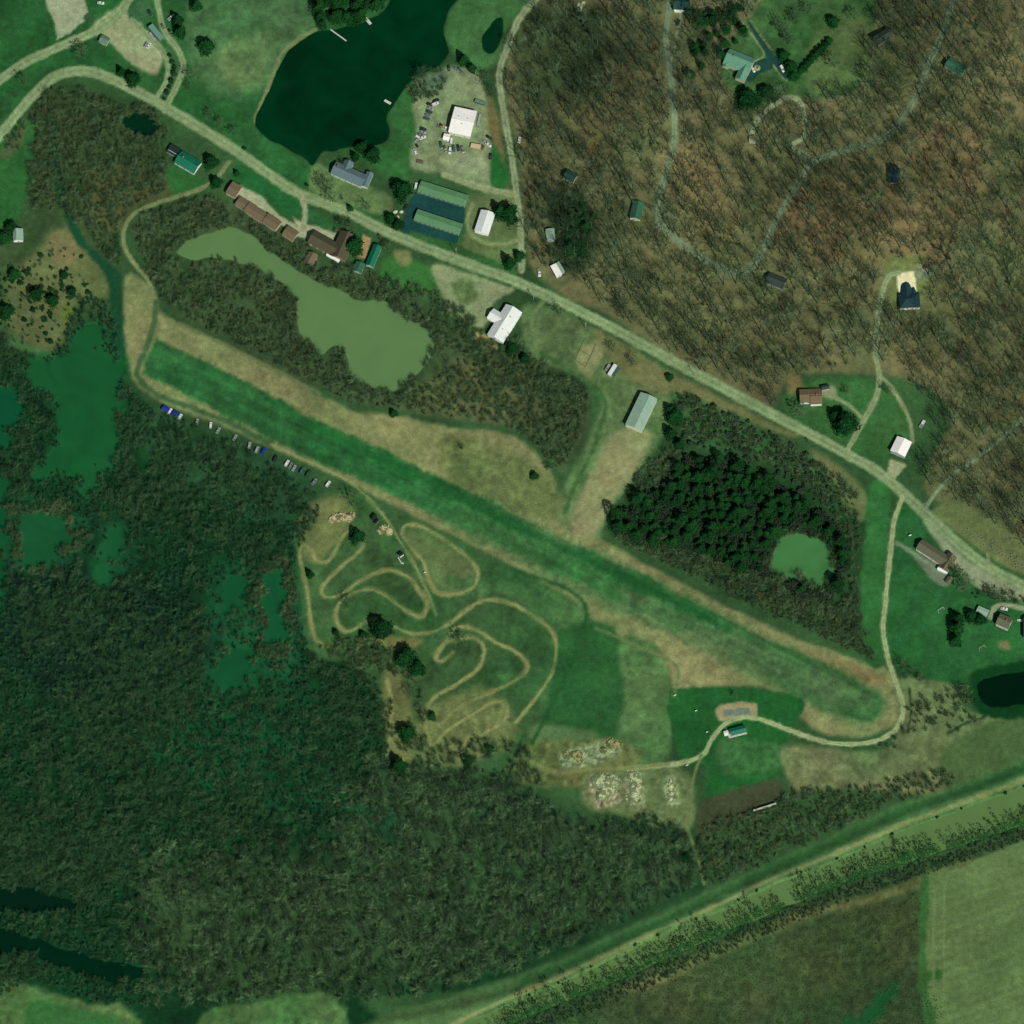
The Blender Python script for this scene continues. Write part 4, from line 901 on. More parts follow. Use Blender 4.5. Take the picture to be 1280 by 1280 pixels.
r, lx, ly, th, rf = bld('brown_ranch_house', 'brown roofed ranch house with white porch beside the big dark evergreen', 'house', 1013.5, 493.8, -2, 28, 17, 2.9, 1.9, BROWN, WALL_W, nwin=4, chimney=(.5,-.1))
wing(r, th, 1020, 495.5, -2, 15, 18, 3.05, 2.0, BROWN, WALL_W)
bld('dark_garden_shed', 'low dark shed behind the brown ranch house drive', 'shed', 1031.5, 483.5, -12, 10, 6, 2.3, .8, DGREY, WALL_G, nwin=1, gables=False)
bld('white_garage', 'bright white roofed garage with a pale apron by the main road', 'garage', 1126.4, 557.4, 116, 20.5, 20, 3.8, 1.6, WHITE, WALL_G, nwin=2, big=-1)
r, lx, ly, th, rf = bld('roadside_long_house', 'long grey brown roofed house with white porch near the cemetery bend', 'house', 1166.5, 690.5, 33, 42, 15, 3.2, 2.2, GREYB, WALL_W, nwin=6)
wing(r, th, 1185, 702, -57, 22, 13, 3.3, 2.3, GREYB, BRICK); wing(r, th, 1178.5, 712.5, 26, 14, 4.5, 2.5, .3, WHG, WALL_W)
bld('brick_outhouse', 'small dark outbuilding just below the long grey brown house', 'shed', 1186.5, 724.5, -57, 9, 7, 2.3, .8, GREYB, BRICK, nwin=1, gables=False)
r, lx, ly, th, rf = bld('pond_house', 'square grey brown roofed house above the dark corner pond', 'house', 1255.5, 776, 24, 17.5, 15, 3.8, 2.0, GREYB, WALL_C, nwin=2, chimney=(.3,.1))
bld('pale_carport', 'pale grey flat roofed carport left of the square pond house', 'carport', 1228.5, 763.5, 24, 15, 8, 2.4, .3, ZINC, WALL_G, nwin=0, over=.2)
bld('edge_barn', 'dark barn cut by the right edge below the road', 'barn', 1285, 784, 90, 24, 12, 3.4, 1.6, DGREY, WALL_B, nwin=2)
bld('metal_barn', 'large zinc grey metal barn in the bare yard south of the road', 'barn', 801.6, 514, 115.7, 45, 22.7, 4.2, 1.9, ZINC, WALL_C, nwin=0, big=-1, skew=.1)
# firing-range style open pavilion: posts carry the roof
p, g, lx, ly, th = axes(922.6, 912.5, -14, 20, 9.5, 3.4)
pv = empty('pavilion', (p.x, p.y, g), th, 'green metal roofed open pavilion beside the curving gravel drive', 'pavilion')
rr = MB(); slab(rr, [(-lx,-ly,2.7),(lx,-ly,2.7),(lx,0,3.7),(-lx,0,3.7)], .1); slab(rr, [(-lx,0,3.7),(lx,0,3.7),(lx,ly,2.7),(-lx,ly,2.7)], .1); rr.build('roof', GREEN, pv)
for sx in (-1, -.33, .33, 1):
    for sy in (-1, 1): m = MB(); m.box(-.09, -.09, -.2, .09, .09, 2.62); o = m.build('post', WOODM, pv); o.location = (sx*(lx-.3), sy*(ly-.3), 0)
m = MB(); m.box(-lx-1.5, -ly-.2, -.1, lx+.2, ly+.2, .14); m.build('floor_slab', CONC, pv)
for k in (-.5, .2): m = MB(); m.box(-.9,-.4,.7,.9,.4,.76); m.box(-.8,-.08,.15,-.6,.08,.7); m.box(.6,-.08,.15,.8,.08,.7); o = m.build('bench', WOODM, pv); o.location = (k*lx, 0, 0)
CLEAR.append((922, 915, 14))
bld('range_hut', 'tiny white hut at the left end of the green pavilion', 'hut', 907.2, 916, -14, 5, 5.5, 1.9, .4, WHG, WALL_W, nwin=0, over=.1)
# target-berm wall, foundation ruin, shelters
def wall_line(name, label, cat, pts, h, t, m, group=None):
    x0, y0, z0 = M1(*pts[0]); o = empty(name, (x0, y0, z0), 0, label, cat, group); b = MB()
    for a, c in zip(pts[:-1], pts[1:]):
        p, q = G(*a), G(*c); d = q-p; b.box(0, -t/2, -.3, d.length, t/2, h, math.atan2(d.y, d.x), (p.x-x0, p.y-y0))
    b.build('masonry', m, o); return o
wall_line('backstop_wall', 'long low pale wall casting a black shadow beside the brown strip', 'wall', [(941.5,1014.5),(970,1005.5)], 2.6, .5, CONC)
fd = wall_line('foundation', 'roofless foundation outline of low walls in the bare yard', 'foundation', [(732,422),(745,431),(732,459),(719,450)], .4, .3, mat('old_blockwork', A(104,114,80), .95, .2, 2))
p = MB(); x0, y0, z0 = fd.location
for a, c in (((719,450),(731,424)), ((724,437),(738,445))):
    q, e = G(*a), G(*c); d = e-q; p.box(.25, -.15, -.3, d.length-.25, .15, .43, math.atan2(d.y, d.x), (q.x-x0, q.y-y0))
p.build('inner_wall', mat('old_blockwork', A(104,114,80)), fd); CLEAR.append((732, 440, 20))
bld('black_shed', 'small black shed beside the pale rubble heap and track path', 'shed', 467.2, 645.5, -52, 7, 5.5, 2.2, .4, roofm('black', (16,30,22)), DARK, nwin=0, over=.1)
bld('brown_lean_to', 'narrow dark lean-to between the black shed and the rubble heap', 'shed', 470.6, 651.5, -52, 7, 3.4, 1.8, .2, roofm('black', (16,30,22)), WALL_B, nwin=0, over=.1)
bld('start_hut', 'tiny black roofed hut on the pinkish pad by the dirt track', 'hut', 500.8, 692.5, -35, 6, 5, 2.1, .4, roofm('black', (16,30,22)), WALL_W, nwin=0, over=.1)
wall_line('white_rail', 'low white rail wall bent beside the tiny start hut', 'rail', [(497.5,697),(501.5,704),(504.5,705)], .9, .3, TRIM)
# ------------------------------------------------------------------ docks, poles, posts, rubble, stones
def dock(label, u0, v0, u1, v1, w, posts=4, off=0.15):
    p, q = G(u0, v0), G(u1, v1); d = q-p; L = d.length; o = empty('dock', (p.x, p.y, 0), math.atan2(d.y, d.x), label, 'dock')
    b = MB(); n = max(3, int(L/.3))
    for k in range(n): b.box(L*k/n+.02, -w/2, .35, L*(k+1)/n-.02, w/2, .41)
    b.build('deck', mat('dock_boards', (.52,.52,.44), .85, .15, 3), o)
    for k in range(posts):
        for s in (-1, 1): m = MB(); m.tube((0,0,-1.6), (0,0,.75), .09, .08, 6); c = m.build('post', WOODM, o); c.location = (L*(k+.5)/posts, s*(w/2+.1), 0)
dock('pale wooden dock off the wooded top shore of the big lake', 457, 23, 463.5, 30.5, 1.9)
dock('pale wooden dock on the east shore of the big lake', 488.5, 130, 480.5, 125.5, 1.7)
dock('long thin grey dock reaching diagonally into the upper lake', 413, 37, 433, 51.5, .8, 6)
dock('tiny white dock on the north bank of the green pond', 442.5, 363, 442.8, 371.5, 1.3, 2)
def utility_pole(label, u, v, ang):
    x, y, z = M1(u, v); o = empty('utility_pole', (x, y, z), ang, label, 'utility pole')
    m = MB(); m.tube((0,0,-.5), (0,0,9.5), .17, .11, 8); m.build('pole', WOODM, o)
    m = MB(); m.box(-1.2,-.06,8.7,1.2,.06,8.86); ca = m.build('crossarm', WOODM, o)
    for x in (-1.05, -.35, .35, 1.05): m = MB(); m.lathe([(.05,8.86),(.07,8.93),(.04,9.05)], 6, (x, 0)); m.build('insulator', GLASS, ca)
    m = MB(); m.lathe([(.22,7.2),(.22,8.0),(.12,8.1)], 8, (.42, 0)); m.build('transformer', STEEL, o)
utility_pole('wooden utility pole by the road above the foundation ruin', 732, 411, 1.1)
utility_pole('wooden utility pole on the verge right of the zinc barn', 868, 470, 1.1)
utility_pole('wooden utility pole at the road by the white hall', 667, 375, 1.1)
utility_pole('wooden utility pole beside the pale storage lot corner', 570, 318, 1.1)
def marker(name, label, cat, u, v, h=1.1, r=.45):
    x, y, z = M1(u, v); o = empty(name, (x, y, z), .3, label, cat)
    m = MB(); m.tube((0,0,-.2), (0,0,h), .07, .07, 6); m.build('post', WOODM, o)
    m = MB(); m.bbox(-r, -.09, h*.45, r, .09, h+.5, .03); m.build('board', TRIM, o)
marker('target_board', 'white target board at the upper left of the mown range lawn', 'target board', 843.7, 869.5, 1, .8); marker('target_board', 'white target board alone in the middle of the mown range lawn', 'target board', 870, 889, 1, .7)
marker('target_board', 'white target board beside the drive left of the green pavilion', 'target board', 883.7, 915.6, 1, .6); marker('target_board', 'white target board below the drive near the rubble heaps', 'target board', 858.8, 957, 1, .8)
marker('sign_board', 'small white sign on the grass right of the track path', 'sign', 531, 716, 1, .6); marker('sign_board', 'small white sign on the lawn above the long house', 'sign', 1137.5, 670, 1.4, .9)
def heap(label, u, v, rx, ry, ang, h, n, col, smin=.2, smax=.75):
    """several low mounds run together, broken pieces lying in drifts over them"""
    x, y, z = M1(u, v); o = empty('rubble_heap', (x, y, z), -math.radians(ang), label, 'rubble heap'); r = random.Random(int(u*7+v))
    lumps = [(r.uniform(-.42,.42)*rx, r.uniform(-.42,.42)*ry, r.uniform(.2,.34)*min(rx, ry), r.uniform(.4,1)*h) for k in range(max(4, int(rx*ry/18)))]
    if max(rx, ry) > 2.2*min(rx, ry):
        lumps = [((t if rx > ry else r.uniform(-.2,.2))*(rx if rx > ry else rx)*.9, (t if ry > rx else r.uniform(-.2,.2))*ry*.9, r.uniform(.4,.6)*min(rx, ry), r.uniform(.5,1)*h) for t in [-.45+.9*k/6 for k in range(7)]]
    def hz(px, py):
        q = 0
        for lx, ly, lr, lh in lumps: q = max(q, lh*max(0, 1-((px-lx)**2+(py-ly)**2)/(lr*lr)))
        return q
    nx, ny = max(8, int(rx*1.3/.5)), max(8, int(ry*1.3/.5)); gx = np.linspace(-.65*rx, .65*rx, nx); gy = np.linspace(-.65*ry, .65*ry, ny)
    vs = [(px+r.uniform(-.1,.1), py+r.uniform(-.1,.1), hz(px, py)+r.uniform(-.12,.12)*(hz(px, py) > 0)-(.25 if hz(px, py) <= 0 else 0)) for py in gy for px in gx]
    F = grid_faces(nx, ny)[:, ::-1]; mb = MB(); mb.add(vs, [tuple(int(i) for i in f) for f in F if max(vs[i][2] for i in f) > -.1]); nf = len(mb.f); b = mb
    for k in range(n*4):
        lx, ly, lr, lh = r.choice(lumps); px, py = lx+max(-.9, min(.9, r.gauss(0, .42)))*lr, ly+max(-.9, min(.9, r.gauss(0, .42)))*lr
        if noise(np.array([px+u]), np.array([py+v]), 1.6, 3)[0] < -.08: continue
        s = smin+(smax-smin)*r.random()**2.2; zz = hz(px, py); b.box(-s, -s*r.uniform(.2,.6), 0, s, s*r.uniform(.2,.6), s*r.uniform(.3,.7), r.uniform(0, PI), (px, py), r.uniform(.5, .95))
        for i in range(len(b.v)-8, len(b.v)): b.v[i] = (b.v[i][0], b.v[i][1], b.v[i][2]+zz-.1)
    mo_ = b.build('mound', mat('mound%d%d%d' % col, A(col[0]*.58, col[1]*.64, col[2]*.56), .95, .4, .9), o); mo_.data.materials.append(mat('debris%d%d%d' % col, A(*col), .9, .45, 3))
    for p in mo_.data.polygons: p.material_index = int(p.index >= nf); CLEAR.append((u, v, max(rx, ry)+3))
PALE = (178,186,150); PINK = (176,168,132); SAND = (146,148,104)
heap('pinkish pale rubble heap between the track path and the black shed', 481, 660, 8, 13, -55, 1.4, 150, PINK)
heap('pinkish pale rubble heap at the swamp edge above the motocross loops', 427, 647, 15, 6, -10, 1.4, 130, PINK)
heap('broad whitish rubble heap at the left of the dumping ground', 755, 984, 15, 17, 20, 1.5, 300, PALE)
heap('tall oval whitish rubble heap in the centre of the dumping ground', 793, 985, 8, 18, 5, 1.5, 200, PALE)
heap('narrow whitish rubble strip at the right of the dumping ground', 839, 988, 4, 15, 0, 1.0, 90, PALE)
heap('scattered tan brush heap on the bare dirt below the paddock', 714, 948, 13, 9, 20, 1.0, 120, SAND)
heap('tan brush heap at the end of the gravel drive', 762, 930, 14, 8, -25, 1.1, 120, SAND)
heap('pale boulder heap between the asphalt lot and the round evergreen', 497.5, 268, 7, 4.5, 15, 1.0, 70, (196,204,176))
heap('whitish stone patch in the woods at the top of the frame', 727, 7, 6, 7, 0, .8, 60, (168,178,156))
# headstones
x, y, z = M1(1240, 690); hs = MB(); hs.box(-.4,-.12,-.2,.4,.12,.25); b1 = hs.mesh('base'); hs = MB(); hs.prism([(-.32,.252),(.32,.252),(.32,.85),(.2,1.0),(-.2,1.0),(-.32,.85)], -.07, .07); b2 = hs.mesh('slab')
stone = mat('headstone', (.20,.22,.19), .7, .3, 3); rg = random.Random(5); cnt = 0
for row in range(9):
    for k in range(24):
        u = 1203+k*4.0+row*.9+rg.uniform(-.9, .9); v = 664+k*2.1-row*-3.9+rg.uniform(-.6, .6)-6
        if rg.random() < .52 or cnt > 100: continue
        if sdf(np.array([u]), np.array([v]), [(1200,662),(1215,660),(1250,672),(1290,690),(1290,722),(1270,712),(1238,692),(1212,674)])[0] > 0: continue
        x, y, z = M1(u, v); o = empty('headstone', (x, y, z), -.55+rg.uniform(-.1, .1), 'small dark headstone standing in the cemetery rows across the road', 'headstone', 'headstones in the roadside cemetery'); s = rg.uniform(.9, 1.5); o.scale = (s, s, s)
        put('base', b1, stone, o); put('slab', b2, stone, o); cnt += 1
# swing sets
def swing(label, u, v, w, m):
    x, y, z = M1(u, v); o = empty('swing_set', (x, y, z), .6, label, 'swing set')
    f = MB(); f.tube((-w/2,0,2.3), (w/2,0,2.3), .07, .07, 6)
    for sx in (-1, 1):
        for sy in (-1, 1): f.tube((sx*w/2,0,2.3), (sx*(w/2+.25),sy*1.1,0), .06, .06, 6)
    f.build('frame', m, o)
    for k in (-.25, .25): s = MB(); s.box(k*w-.25,-.1,.5,k*w+.25,.1,.55); st = s.build('seat', RUB, o); c = MB(); c.tube((k*w-.22,0,.55), (k*w-.22,0,2.3), .02, .02, 4); c.tube((k*w+.22,0,.55), (k*w+.22,0,2.3), .02, .02, 4); c.build('chain', STEEL, st)
swing('white swing set on the open lawn left of the tall dark evergreens', 1175.5, 762.5, 4, TRIM); swing('tan swing set on the lawn above the dark corner pond', 1227, 810, 4, WALL_C)
# ------------------------------------------------------------------ vehicles
def paintm(nm, c, rough=.3): return mat('paint_'+nm, c, rough, .04, .6, spec=.5)
PW = paintm('white', (.60,.62,.58)); PS = paintm('silver', (.26,.29,.27)); PG = paintm('grey', (.16,.18,.17)); PK = paintm('black', (.018,.022,.02)); PB = paintm('blue', (.012,.03,.30)); PR = paintm('red', (.30,.02,.015))
PT = paintm('teal', (.03,.10,.09)); PGN = paintm('green', (.02,.07,.03)); PY = paintm('yellow', (.42,.34,.06)); PO = paintm('tan', (.50,.40,.24)); PBR = paintm('brown', (.12,.09,.06)); LAMP = mat('lamp_glass', (.6,.6,.55), .2, .05)
CARM = {}
def wheel_meshes(r, w):
    k = ('wheel', r, w)
    if k not in CARM:
        t = MB(); n = 14
        prof = [(r*.62,-w/2),(r*.95,-w/2),(r,-w*.35),(r,w*.35),(r*.95,w/2),(r*.62,w/2)]
        vs = []; f = []
        for q, y in prof: vs += [(q*math.cos(2*PI*i/n), y, q*math.sin(2*PI*i/n)) for i in range(n)]
        for a in range(len(prof)):
            b = (a+1) % len(prof)
            for i in range(n): j = (i+1) % n; f.append((a*n+i, a*n+j, b*n+j, b*n+i))
        t.add(vs, f); rim = MB(); rim.tube((0,-w*.38,0), (0,w*.38,0), r*.62, r*.62, 12)
        CARM[k] = (t.mesh('tyre'), rim.mesh('rim'))
    return CARM[k]
def wheels(root, xs, y, r=.33, w=.22):
    a, b = wheel_meshes(r, w)
    for x in xs:
        for s in (-1, 1):
            t = put('wheel', a, RUB, root); t.location = (x, s*y, r); put('rim', b, STEEL, t)
def loft(secs):
    """closed skin through y-z cross-sections given as (x, halfwidth bottom, halfwidth top, z0, z1)"""
    mb = MB(); v = []; f = []
    for x, wb, wt, z0, z1 in secs:
        c = .09
        v += [(x,-wb,z0),(x,wb,z0),(x,wb,z0+(z1-z0)*.55),(x,wt,z1-c*.6),(x,wt-c,z1),(x,-wt+c,z1),(x,-wt,z1-c*.6),(x,-wb,z0+(z1-z0)*.55)]
    n = len(secs)
    for k in range(n-1):
        for i in range(8): j = (i+1) % 8; f.append((k*8+i, k*8+j, (k+1)*8+j, (k+1)*8+i))
    f += [tuple(range(7,-1,-1)), tuple(range((n-1)*8, n*8))]
    return mb.add(v, f)
def car_meshes(kind):
    if kind in CARM: return CARM[kind]
    if kind == 'car':
        body = loft([(-2.2,.74,.68,.42,.78),(-2.1,.86,.8,.28,.92),(-1.2,.9,.83,.24,.98),(1.0,.9,.83,.24,.95),(2.0,.86,.78,.28,.80),(2.22,.72,.66,.40,.68)])
        cab = [(-1.75,.9),(1.05,.9),(.25,1.42),(-1.15,1.44)]; W0, W1 = .78, .58
    elif kind == 'suv':
        body = loft([(-2.3,.8,.74,.42,.95),(-2.2,.92,.86,.3,1.08),(1.1,.94,.88,.28,1.08),(2.1,.9,.84,.32,.98),(2.3,.78,.72,.42,.85)])
        cab = [(-2.15,1.02),(1.15,1.02),(.55,1.72),(-1.95,1.74)]; W0, W1 = .84, .70
    else:
        body = loft([(-2.7,.86,.84,.5,.98),(-2.6,.94,.9,.36,1.05),(.2,.95,.9,.34,1.05),(1.5,.95,.9,.34,1.10),(2.5,.92,.86,.38,1.02),(2.7,.8,.74,.5,.9)])
        cab = [(-.55,1.02),(1.35,1.05),(.85,1.75),(-.4,1.76)]; W0, W1 = .84, .70
    (xb0,z0),(xb1,z1),(xt1,z2),(xt0,z3) = cab
    gl = MB(); gl.add([(xb0,-W0,z0),(xb1,-W0,z1),(xb1,W0,z1),(xb0,W0,z0),(xt0,-W1,z3-.05),(xt1,-W1,z2-.05),(xt1,W1,z2-.05),(xt0,W1,z3-.05)], [(4,5,6,7),(0,1,5,4),(1,2,6,5),(2,3,7,6),(3,0,4,7)])
    rf = MB(); rf.bbox(xt0-.04, -W1-.02, z3-.06, xt1+.04, W1+.02, z3+.02, .05)
    for s in (-1, 1):
        for a, b in (((xb0,s*W0,z0),(xt0,s*W1,z3-.04)), ((xb1,s*W0,z1),(xt1,s*W1,z2-.04)), (((xb0+xb1)/2-.2,s*W0,z0),((xt0+xt1)/2-.1,s*W1,z3-.04))): rf.tube(a, b, .045, .045, 4)
    bed = None
    if kind == 'pickup':
        bed = MB(); bed.box(-2.55,-.72,1.052,-.62,.72,1.07); [bed.box(-2.6,s*.88-.05,1.056,-.6,s*.88+.05,1.22) for s in (-1,1)]; bed.box(-2.66,-.83,1.056,-2.602,.83,1.22)
        bed = bed.mesh('bed')
    hl = MB(); hl.bbox(-.06,-.14,0,.06,.14,.14,.03)
    CARM[kind] = (body.mesh('body'), gl.mesh('window'), rf.mesh('roof_panel'), bed, hl.mesh('headlight')); return CARM[kind]
def ang_world(u, v, ang):
    a = math.radians(ang); p, q = G(u, v), G(u+6*math.cos(a), v+6*math.sin(a)); d = q-p; return math.atan2(d.y, d.x)
def car(kind, label, cat, u, v, ang, paint_, s=1.0, group=None):
    x, y, z = M1(u, v, .6); z = M1(u, v)[2]
    o = empty('parked_'+kind, (x, y, z+.08), ang_world(u, v, ang), label, cat, group); o.scale = (s, s, s)
    b, g, r, bed, hl = car_meshes(kind)
    put('body', b, paint_, o); put('window', g, GLASS, o); put('roof_panel', r, paint_, o)
    if bed: put('truck_bed', bed, PG, o)
    fx = {'car': 2.14, 'suv': 2.24, 'pickup': 2.64}[kind]; fz = {'car': .56, 'suv': .7, 'pickup': .75}[kind]
    for sy in (-1, 1): h = put('headlight', hl, LAMP, o); h.location = (fx, sy*.58, fz)
    wheels(o, {'car': (-1.35,1.4), 'suv': (-1.4,1.4), 'pickup': (-1.6,1.75)}[kind], .80 if kind == 'car' else .84, .33 if kind == 'car' else .38)
    return o
def trailer(name, label, cat, u, v, ang, L, W, h, paint_, cab=None, flat=False, roofp=None):
    """box or flat trailer or lorry: chassis, box, wheels, hitch or cab"""
    x, y, z = M1(u, v, h*.5); z = M1(u, v)[2]; o = empty(name, (x, y, z+.08), ang_world(u, v, ang), label, cat)
    c = MB(); c.box(-L/2, -W*.42, .5, L/2+(.0 if cab else .9), W*.42, .66); c.build('chassis', PG, o)
    if flat:
        m = MB(); m.box(-L/2, -W/2, .662, L/2, W/2, .75); [m.box(-L/2, s*W/2-.05, .753, L/2, s*W/2+.05, .95) for s in (-1, 1)]; m.build('bed', paint_, o)
    else:
        m = MB(); m.bbox(-L/2, -W/2, .662, L/2-(1.9 if cab else 0), W/2, h, .06); m.build('box', paint_, o)
        if roofp: m = MB(); m.box(-L/2+.1, -W/2+.1, h+.003, L/2-(2 if cab else .1), W/2-.1, h+.06); m.build('roof', roofp, o)
    if cab:
        m = loft([(L/2-1.75,W*.46,W*.42,.45,min(h,2.4)),(L/2-.5,W*.46,W*.42,.45,min(h,2.4)),(L/2-.2,W*.46,W*.44,.45,1.5),(L/2+.5,W*.44,W*.4,.5,1.3)]); m.build('cab', cab, o)
        g = MB(); g.add([(L/2-.46,-W*.38,2.28),(L/2-.46,W*.38,2.28),(L/2-.17,W*.40,1.5),(L/2-.17,-W*.40,1.5)], [(0,1,2,3)]); g.add([(L/2-.5,-W*.36,2.2),(L/2-.5,W*.36,2.2),(L/2-.22,W*.38,1.45),(L/2-.22,-W*.38,1.45)], [(3,2,1,0)]); g.build('windscreen', GLASS, o)
    ax = (-L*.32, -L*.32+.95, L/2-.6) if cab else ((-.5,.5) if L > 4 else (0,))
    wheels(o, ax, W*.42, .42, .26)
    return o
# ---- north-west lot
trailer('long_trailer', 'long grey green trailer with dark front end parked between the loop lanes', 'trailer', 195, 41, -130, 12.2, 3.6, 3.3, paintm('greygreen', (.10,.19,.15)), roofp=paintm('greygreen2', (.13,.23,.18)))
trailer('utility_trailer', 'pale open trailer alongside the long grey green trailer', 'trailer', 190.5, 46, 55, 7, 1.6, 1, PS, flat=True)
car('car', 'left silver car of the two side by side on the gravel turnaround', 'car', 183, 55.6, -58, PS); car('car', 'white car tight beside a silver car on the gravel turnaround', 'car', 186, 56.8, -58, PW)
car('suv', 'black SUV at the grass island above the long trailer', 'car', 188, 16.8, 58, PK); car('car', 'brown car parked between the two loop lanes near the trailer', 'car', 203.5, 33, 62, PBR)
car('car', 'dark car under the tree right of the eastern loop lane', 'car', 212.6, 40, 62, PK); car('pickup', 'white pickup half under the dark trees beside the loop lane', 'pickup', 214, 21.8, -40, PW); car('car', 'white car alone on the top lawn north of the junction', 'car', 126, 3.6, 8, PW)
# ---- white shop yard
for a in (('car','dark car at the top end of the left yard row',544.8,126,-28,PK), ('suv','white SUV nosed beside the top dark car of the left yard row',544,130,-24,PW), ('car','black car second from the top in the left yard row',537.4,130.4,18,PK), ('car','silver car below the black one in the left yard row',538,135.8,20,PS),
 ('car','dark green car in the middle of the left yard row',536.5,139.8,20,PGN), ('car','grey car next below the dark green one in the left yard row',535,144,18,PG), ('car','dark teal car with pale roof at the bottom of the left yard row',533.2,148.2,18,PT), ('car','dark car starting the lower left yard row',529,161.2,15,PK), ('car','silver car second in the lower left yard row',528.6,165.2,15,PS),
 ('car','dark grey car third in the lower left yard row',526,168.8,15,PG), ('car','white car at the end of the lower left yard row',528.3,172,-20,PW), ('suv','green SUV leftmost of the row below the white shop',551.4,181.6,78,PGN), ('car','olive car second from left in the row below the white shop',556.6,186,72,paintm('olive',(.10,.12,.05))), ('suv','white SUV third from left in the row below the white shop',562.4,188.4,95,PW),
 ('suv','dark teal SUV fourth in the row below the white shop',567.4,186.2,86,PT), ('suv','black SUV fifth in the row below the white shop',573,185.6,80,PK), ('suv','black and grey SUV at the right end of the row below the white shop',578.4,187.2,78,PG), ('pickup','white pickup backed against the shop left wall',557,160.2,10,PW), ('car','silver car above the tan lorry at the yard right edge',607,177.4,25,PS), ('car','white car right beside the tan lorry cab',610.4,181,35,PW),
 ('car','black car highest of the cluster by the tan lorry',611.4,171.8,35,PK), ('car','black car on the grass edge below the tan lorry',613,195.5,95,PK), ('car','black car by the lake end of the gravel yard',561,85.5,80,PK), ('car','dark grey car left of the pair at the yard top',570.2,87,52,PG), ('car','dark teal car right of the pair at the yard top',574.6,87.6,48,PT)):
    car(a[0], a[1], 'car' if a[0] != 'pickup' else 'pickup', *a[2:])
trailer('box_lorry', 'tan flatbed lorry parked right of the row of cars in the yard', 'lorry', 596.5, 183.3, 10, 8.4, 3.0, 1.9, PO, cab=PBR)
trailer('black_trailer', 'black trailer with pale load above the white shop', 'trailer', 599.8, 128, 18, 7, 2.4, 1.6, PK, roofp=paintm('greygreen', (.1,.19,.15)))
trailer('narrow_trailer', 'narrow silver trailer along the right wall of the white shop', 'trailer', 599, 149.5, 103, 8.5, 1.5, 1.3, PS, flat=True)
trailer('small_white_trailer', 'small slim white trailer beside the tiny white shed', 'trailer', 564.2, 176, 95, 3.8, 1.4, 1.9, PW)
trailer('frame_trailer', 'empty dark frame trailer alone at the yard lower left', 'trailer', 524.6, 202.3, 10, 4.0, 2.2, 1, PBR, flat=True)
for i, (u, v, a, p_) in enumerate(((521.8,171,30,PW),(520.6,176,-40,PS),(521,182.3,60,PK),(518.6,187,20,PS),(519.6,191,70,PW))):
    trailer('scrap_trailer', ['white scrap trailer topmost in the yard junk line','silver scrap trailer second in the yard junk line','black scrap trailer midway down the yard junk line','grey scrap trailer fourth in the yard junk line','white scrap trailer lowest in the yard junk line'][i], 'trailer', u, v, a, 2.6, 1.3, .9, p_, flat=True)
# loader
x, y, z = M1(551.8, 158.6); lo = empty('loader', (x, y, z+.05), ang_world(551.8, 158.6, 190), 'yellow tan loader tractor left of the white shop', 'loader')
m = loft([(-2.0,.7,.65,.6,1.7),(.2,.7,.65,.6,1.6),(1.0,.6,.55,.6,1.3)]); m.build('body', PY, lo); m = MB(); m.bbox(-.9,-.62,1.62,.35,.62,2.6,.08); m.build('cab', GLASS, lo)
m = MB(); m.tube((.8,-.6,1.2), (2.2,-.6,.7), .1, .1, 5); m.tube((.8,.6,1.2), (2.2,.6,.7), .1, .1, 5); m.prism([(2.1,.2),(2.9,.15),(3.0,.3),(2.4,.9),(2.1,.9)], -1.1, 1.1); m.build('bucket', PG, lo); wheels(lo, (-1.2,.9), .85, .6, .4)
car('suv', 'white SUV at the left end of the northern storage row', 'car', 520, 232.4, -80, PW); car('car', 'dark car at the left margin of the asphalt lot', 'car', 507.5, 259, -62, PK)
car('pickup', 'pale pickup on the verge near the white trailer home', 'pickup', 674, 341, 85, PW)
# ---- house drives and yard
car('car', 'white car between teal house and the round planter', 'car', 941.5, 87.2, 60, PW, .9); car('suv', 'long white van parked at the asphalt drive end', 'van', 977.8, 86, 62, PW, 1.12); car('suv', 'red and black SUV on the pad right of the hilltop house', 'car', 1158.4, 333.2, -38, PR, 1.0)
car('pickup', 'white pickup under bare trees above the white garage', 'pickup', 1152.8, 530, -60, PW); car('car', 'white car on the drive above the square pond house', 'car', 1255.2, 761, 10, PW); car('car', 'white car on the lawn at the right edge near the pond house', 'car', 1275, 775.2, 5, PW, .8)
car('car', 'silver car in the woods beside the winding lane', 'car', 823.5, 284, 40, PS); car('car', 'dark car left of the lane below the top house', 'car', 847.6, 28.4, -70, PK); car('car', 'pale car in the bare trees west of the top lane', 'car', 649, 175, -80, PW)
o = trailer('camper', 'white camper trailer with dark teal awning above the zinc barn', 'camper', 765.5, 463, -58, 8.2, 2.5, 2.9, PW)
m = MB(); m.box(-3.6,-3.4,2.3,3.6,-1.28,2.36); [m.tube((k,-3.3,0), (k,-3.3,2.3), .04, .04, 5) for k in (-3.4,0,3.4)]; m.build('awning', paintm('awning', (.02,.08,.07), .8), o)
car('pickup', 'silver pickup left of the camper trailer', 'pickup', 759.4, 459.8, -58, PS)
# planter island in the drive
x, y, z = M1(946.6, 85); pl = empty('planter', (x, y, z), 0, 'round tan planter ring in the asphalt drive of the teal house', 'planter'); m = MB(); m.lathe([(2.0,-.1),(2.0,.4),(1.7,.42),(1.6,.25),(.1,.35)], 16); m.build('stone_ring', mat('planter_stone', A(150,150,104), .9, .2), pl); m = MB(); m.lathe([(.5,.2),(.6,.6),(.1,.9)], 9); m.build('shrub', LF_SHRUB, pl)
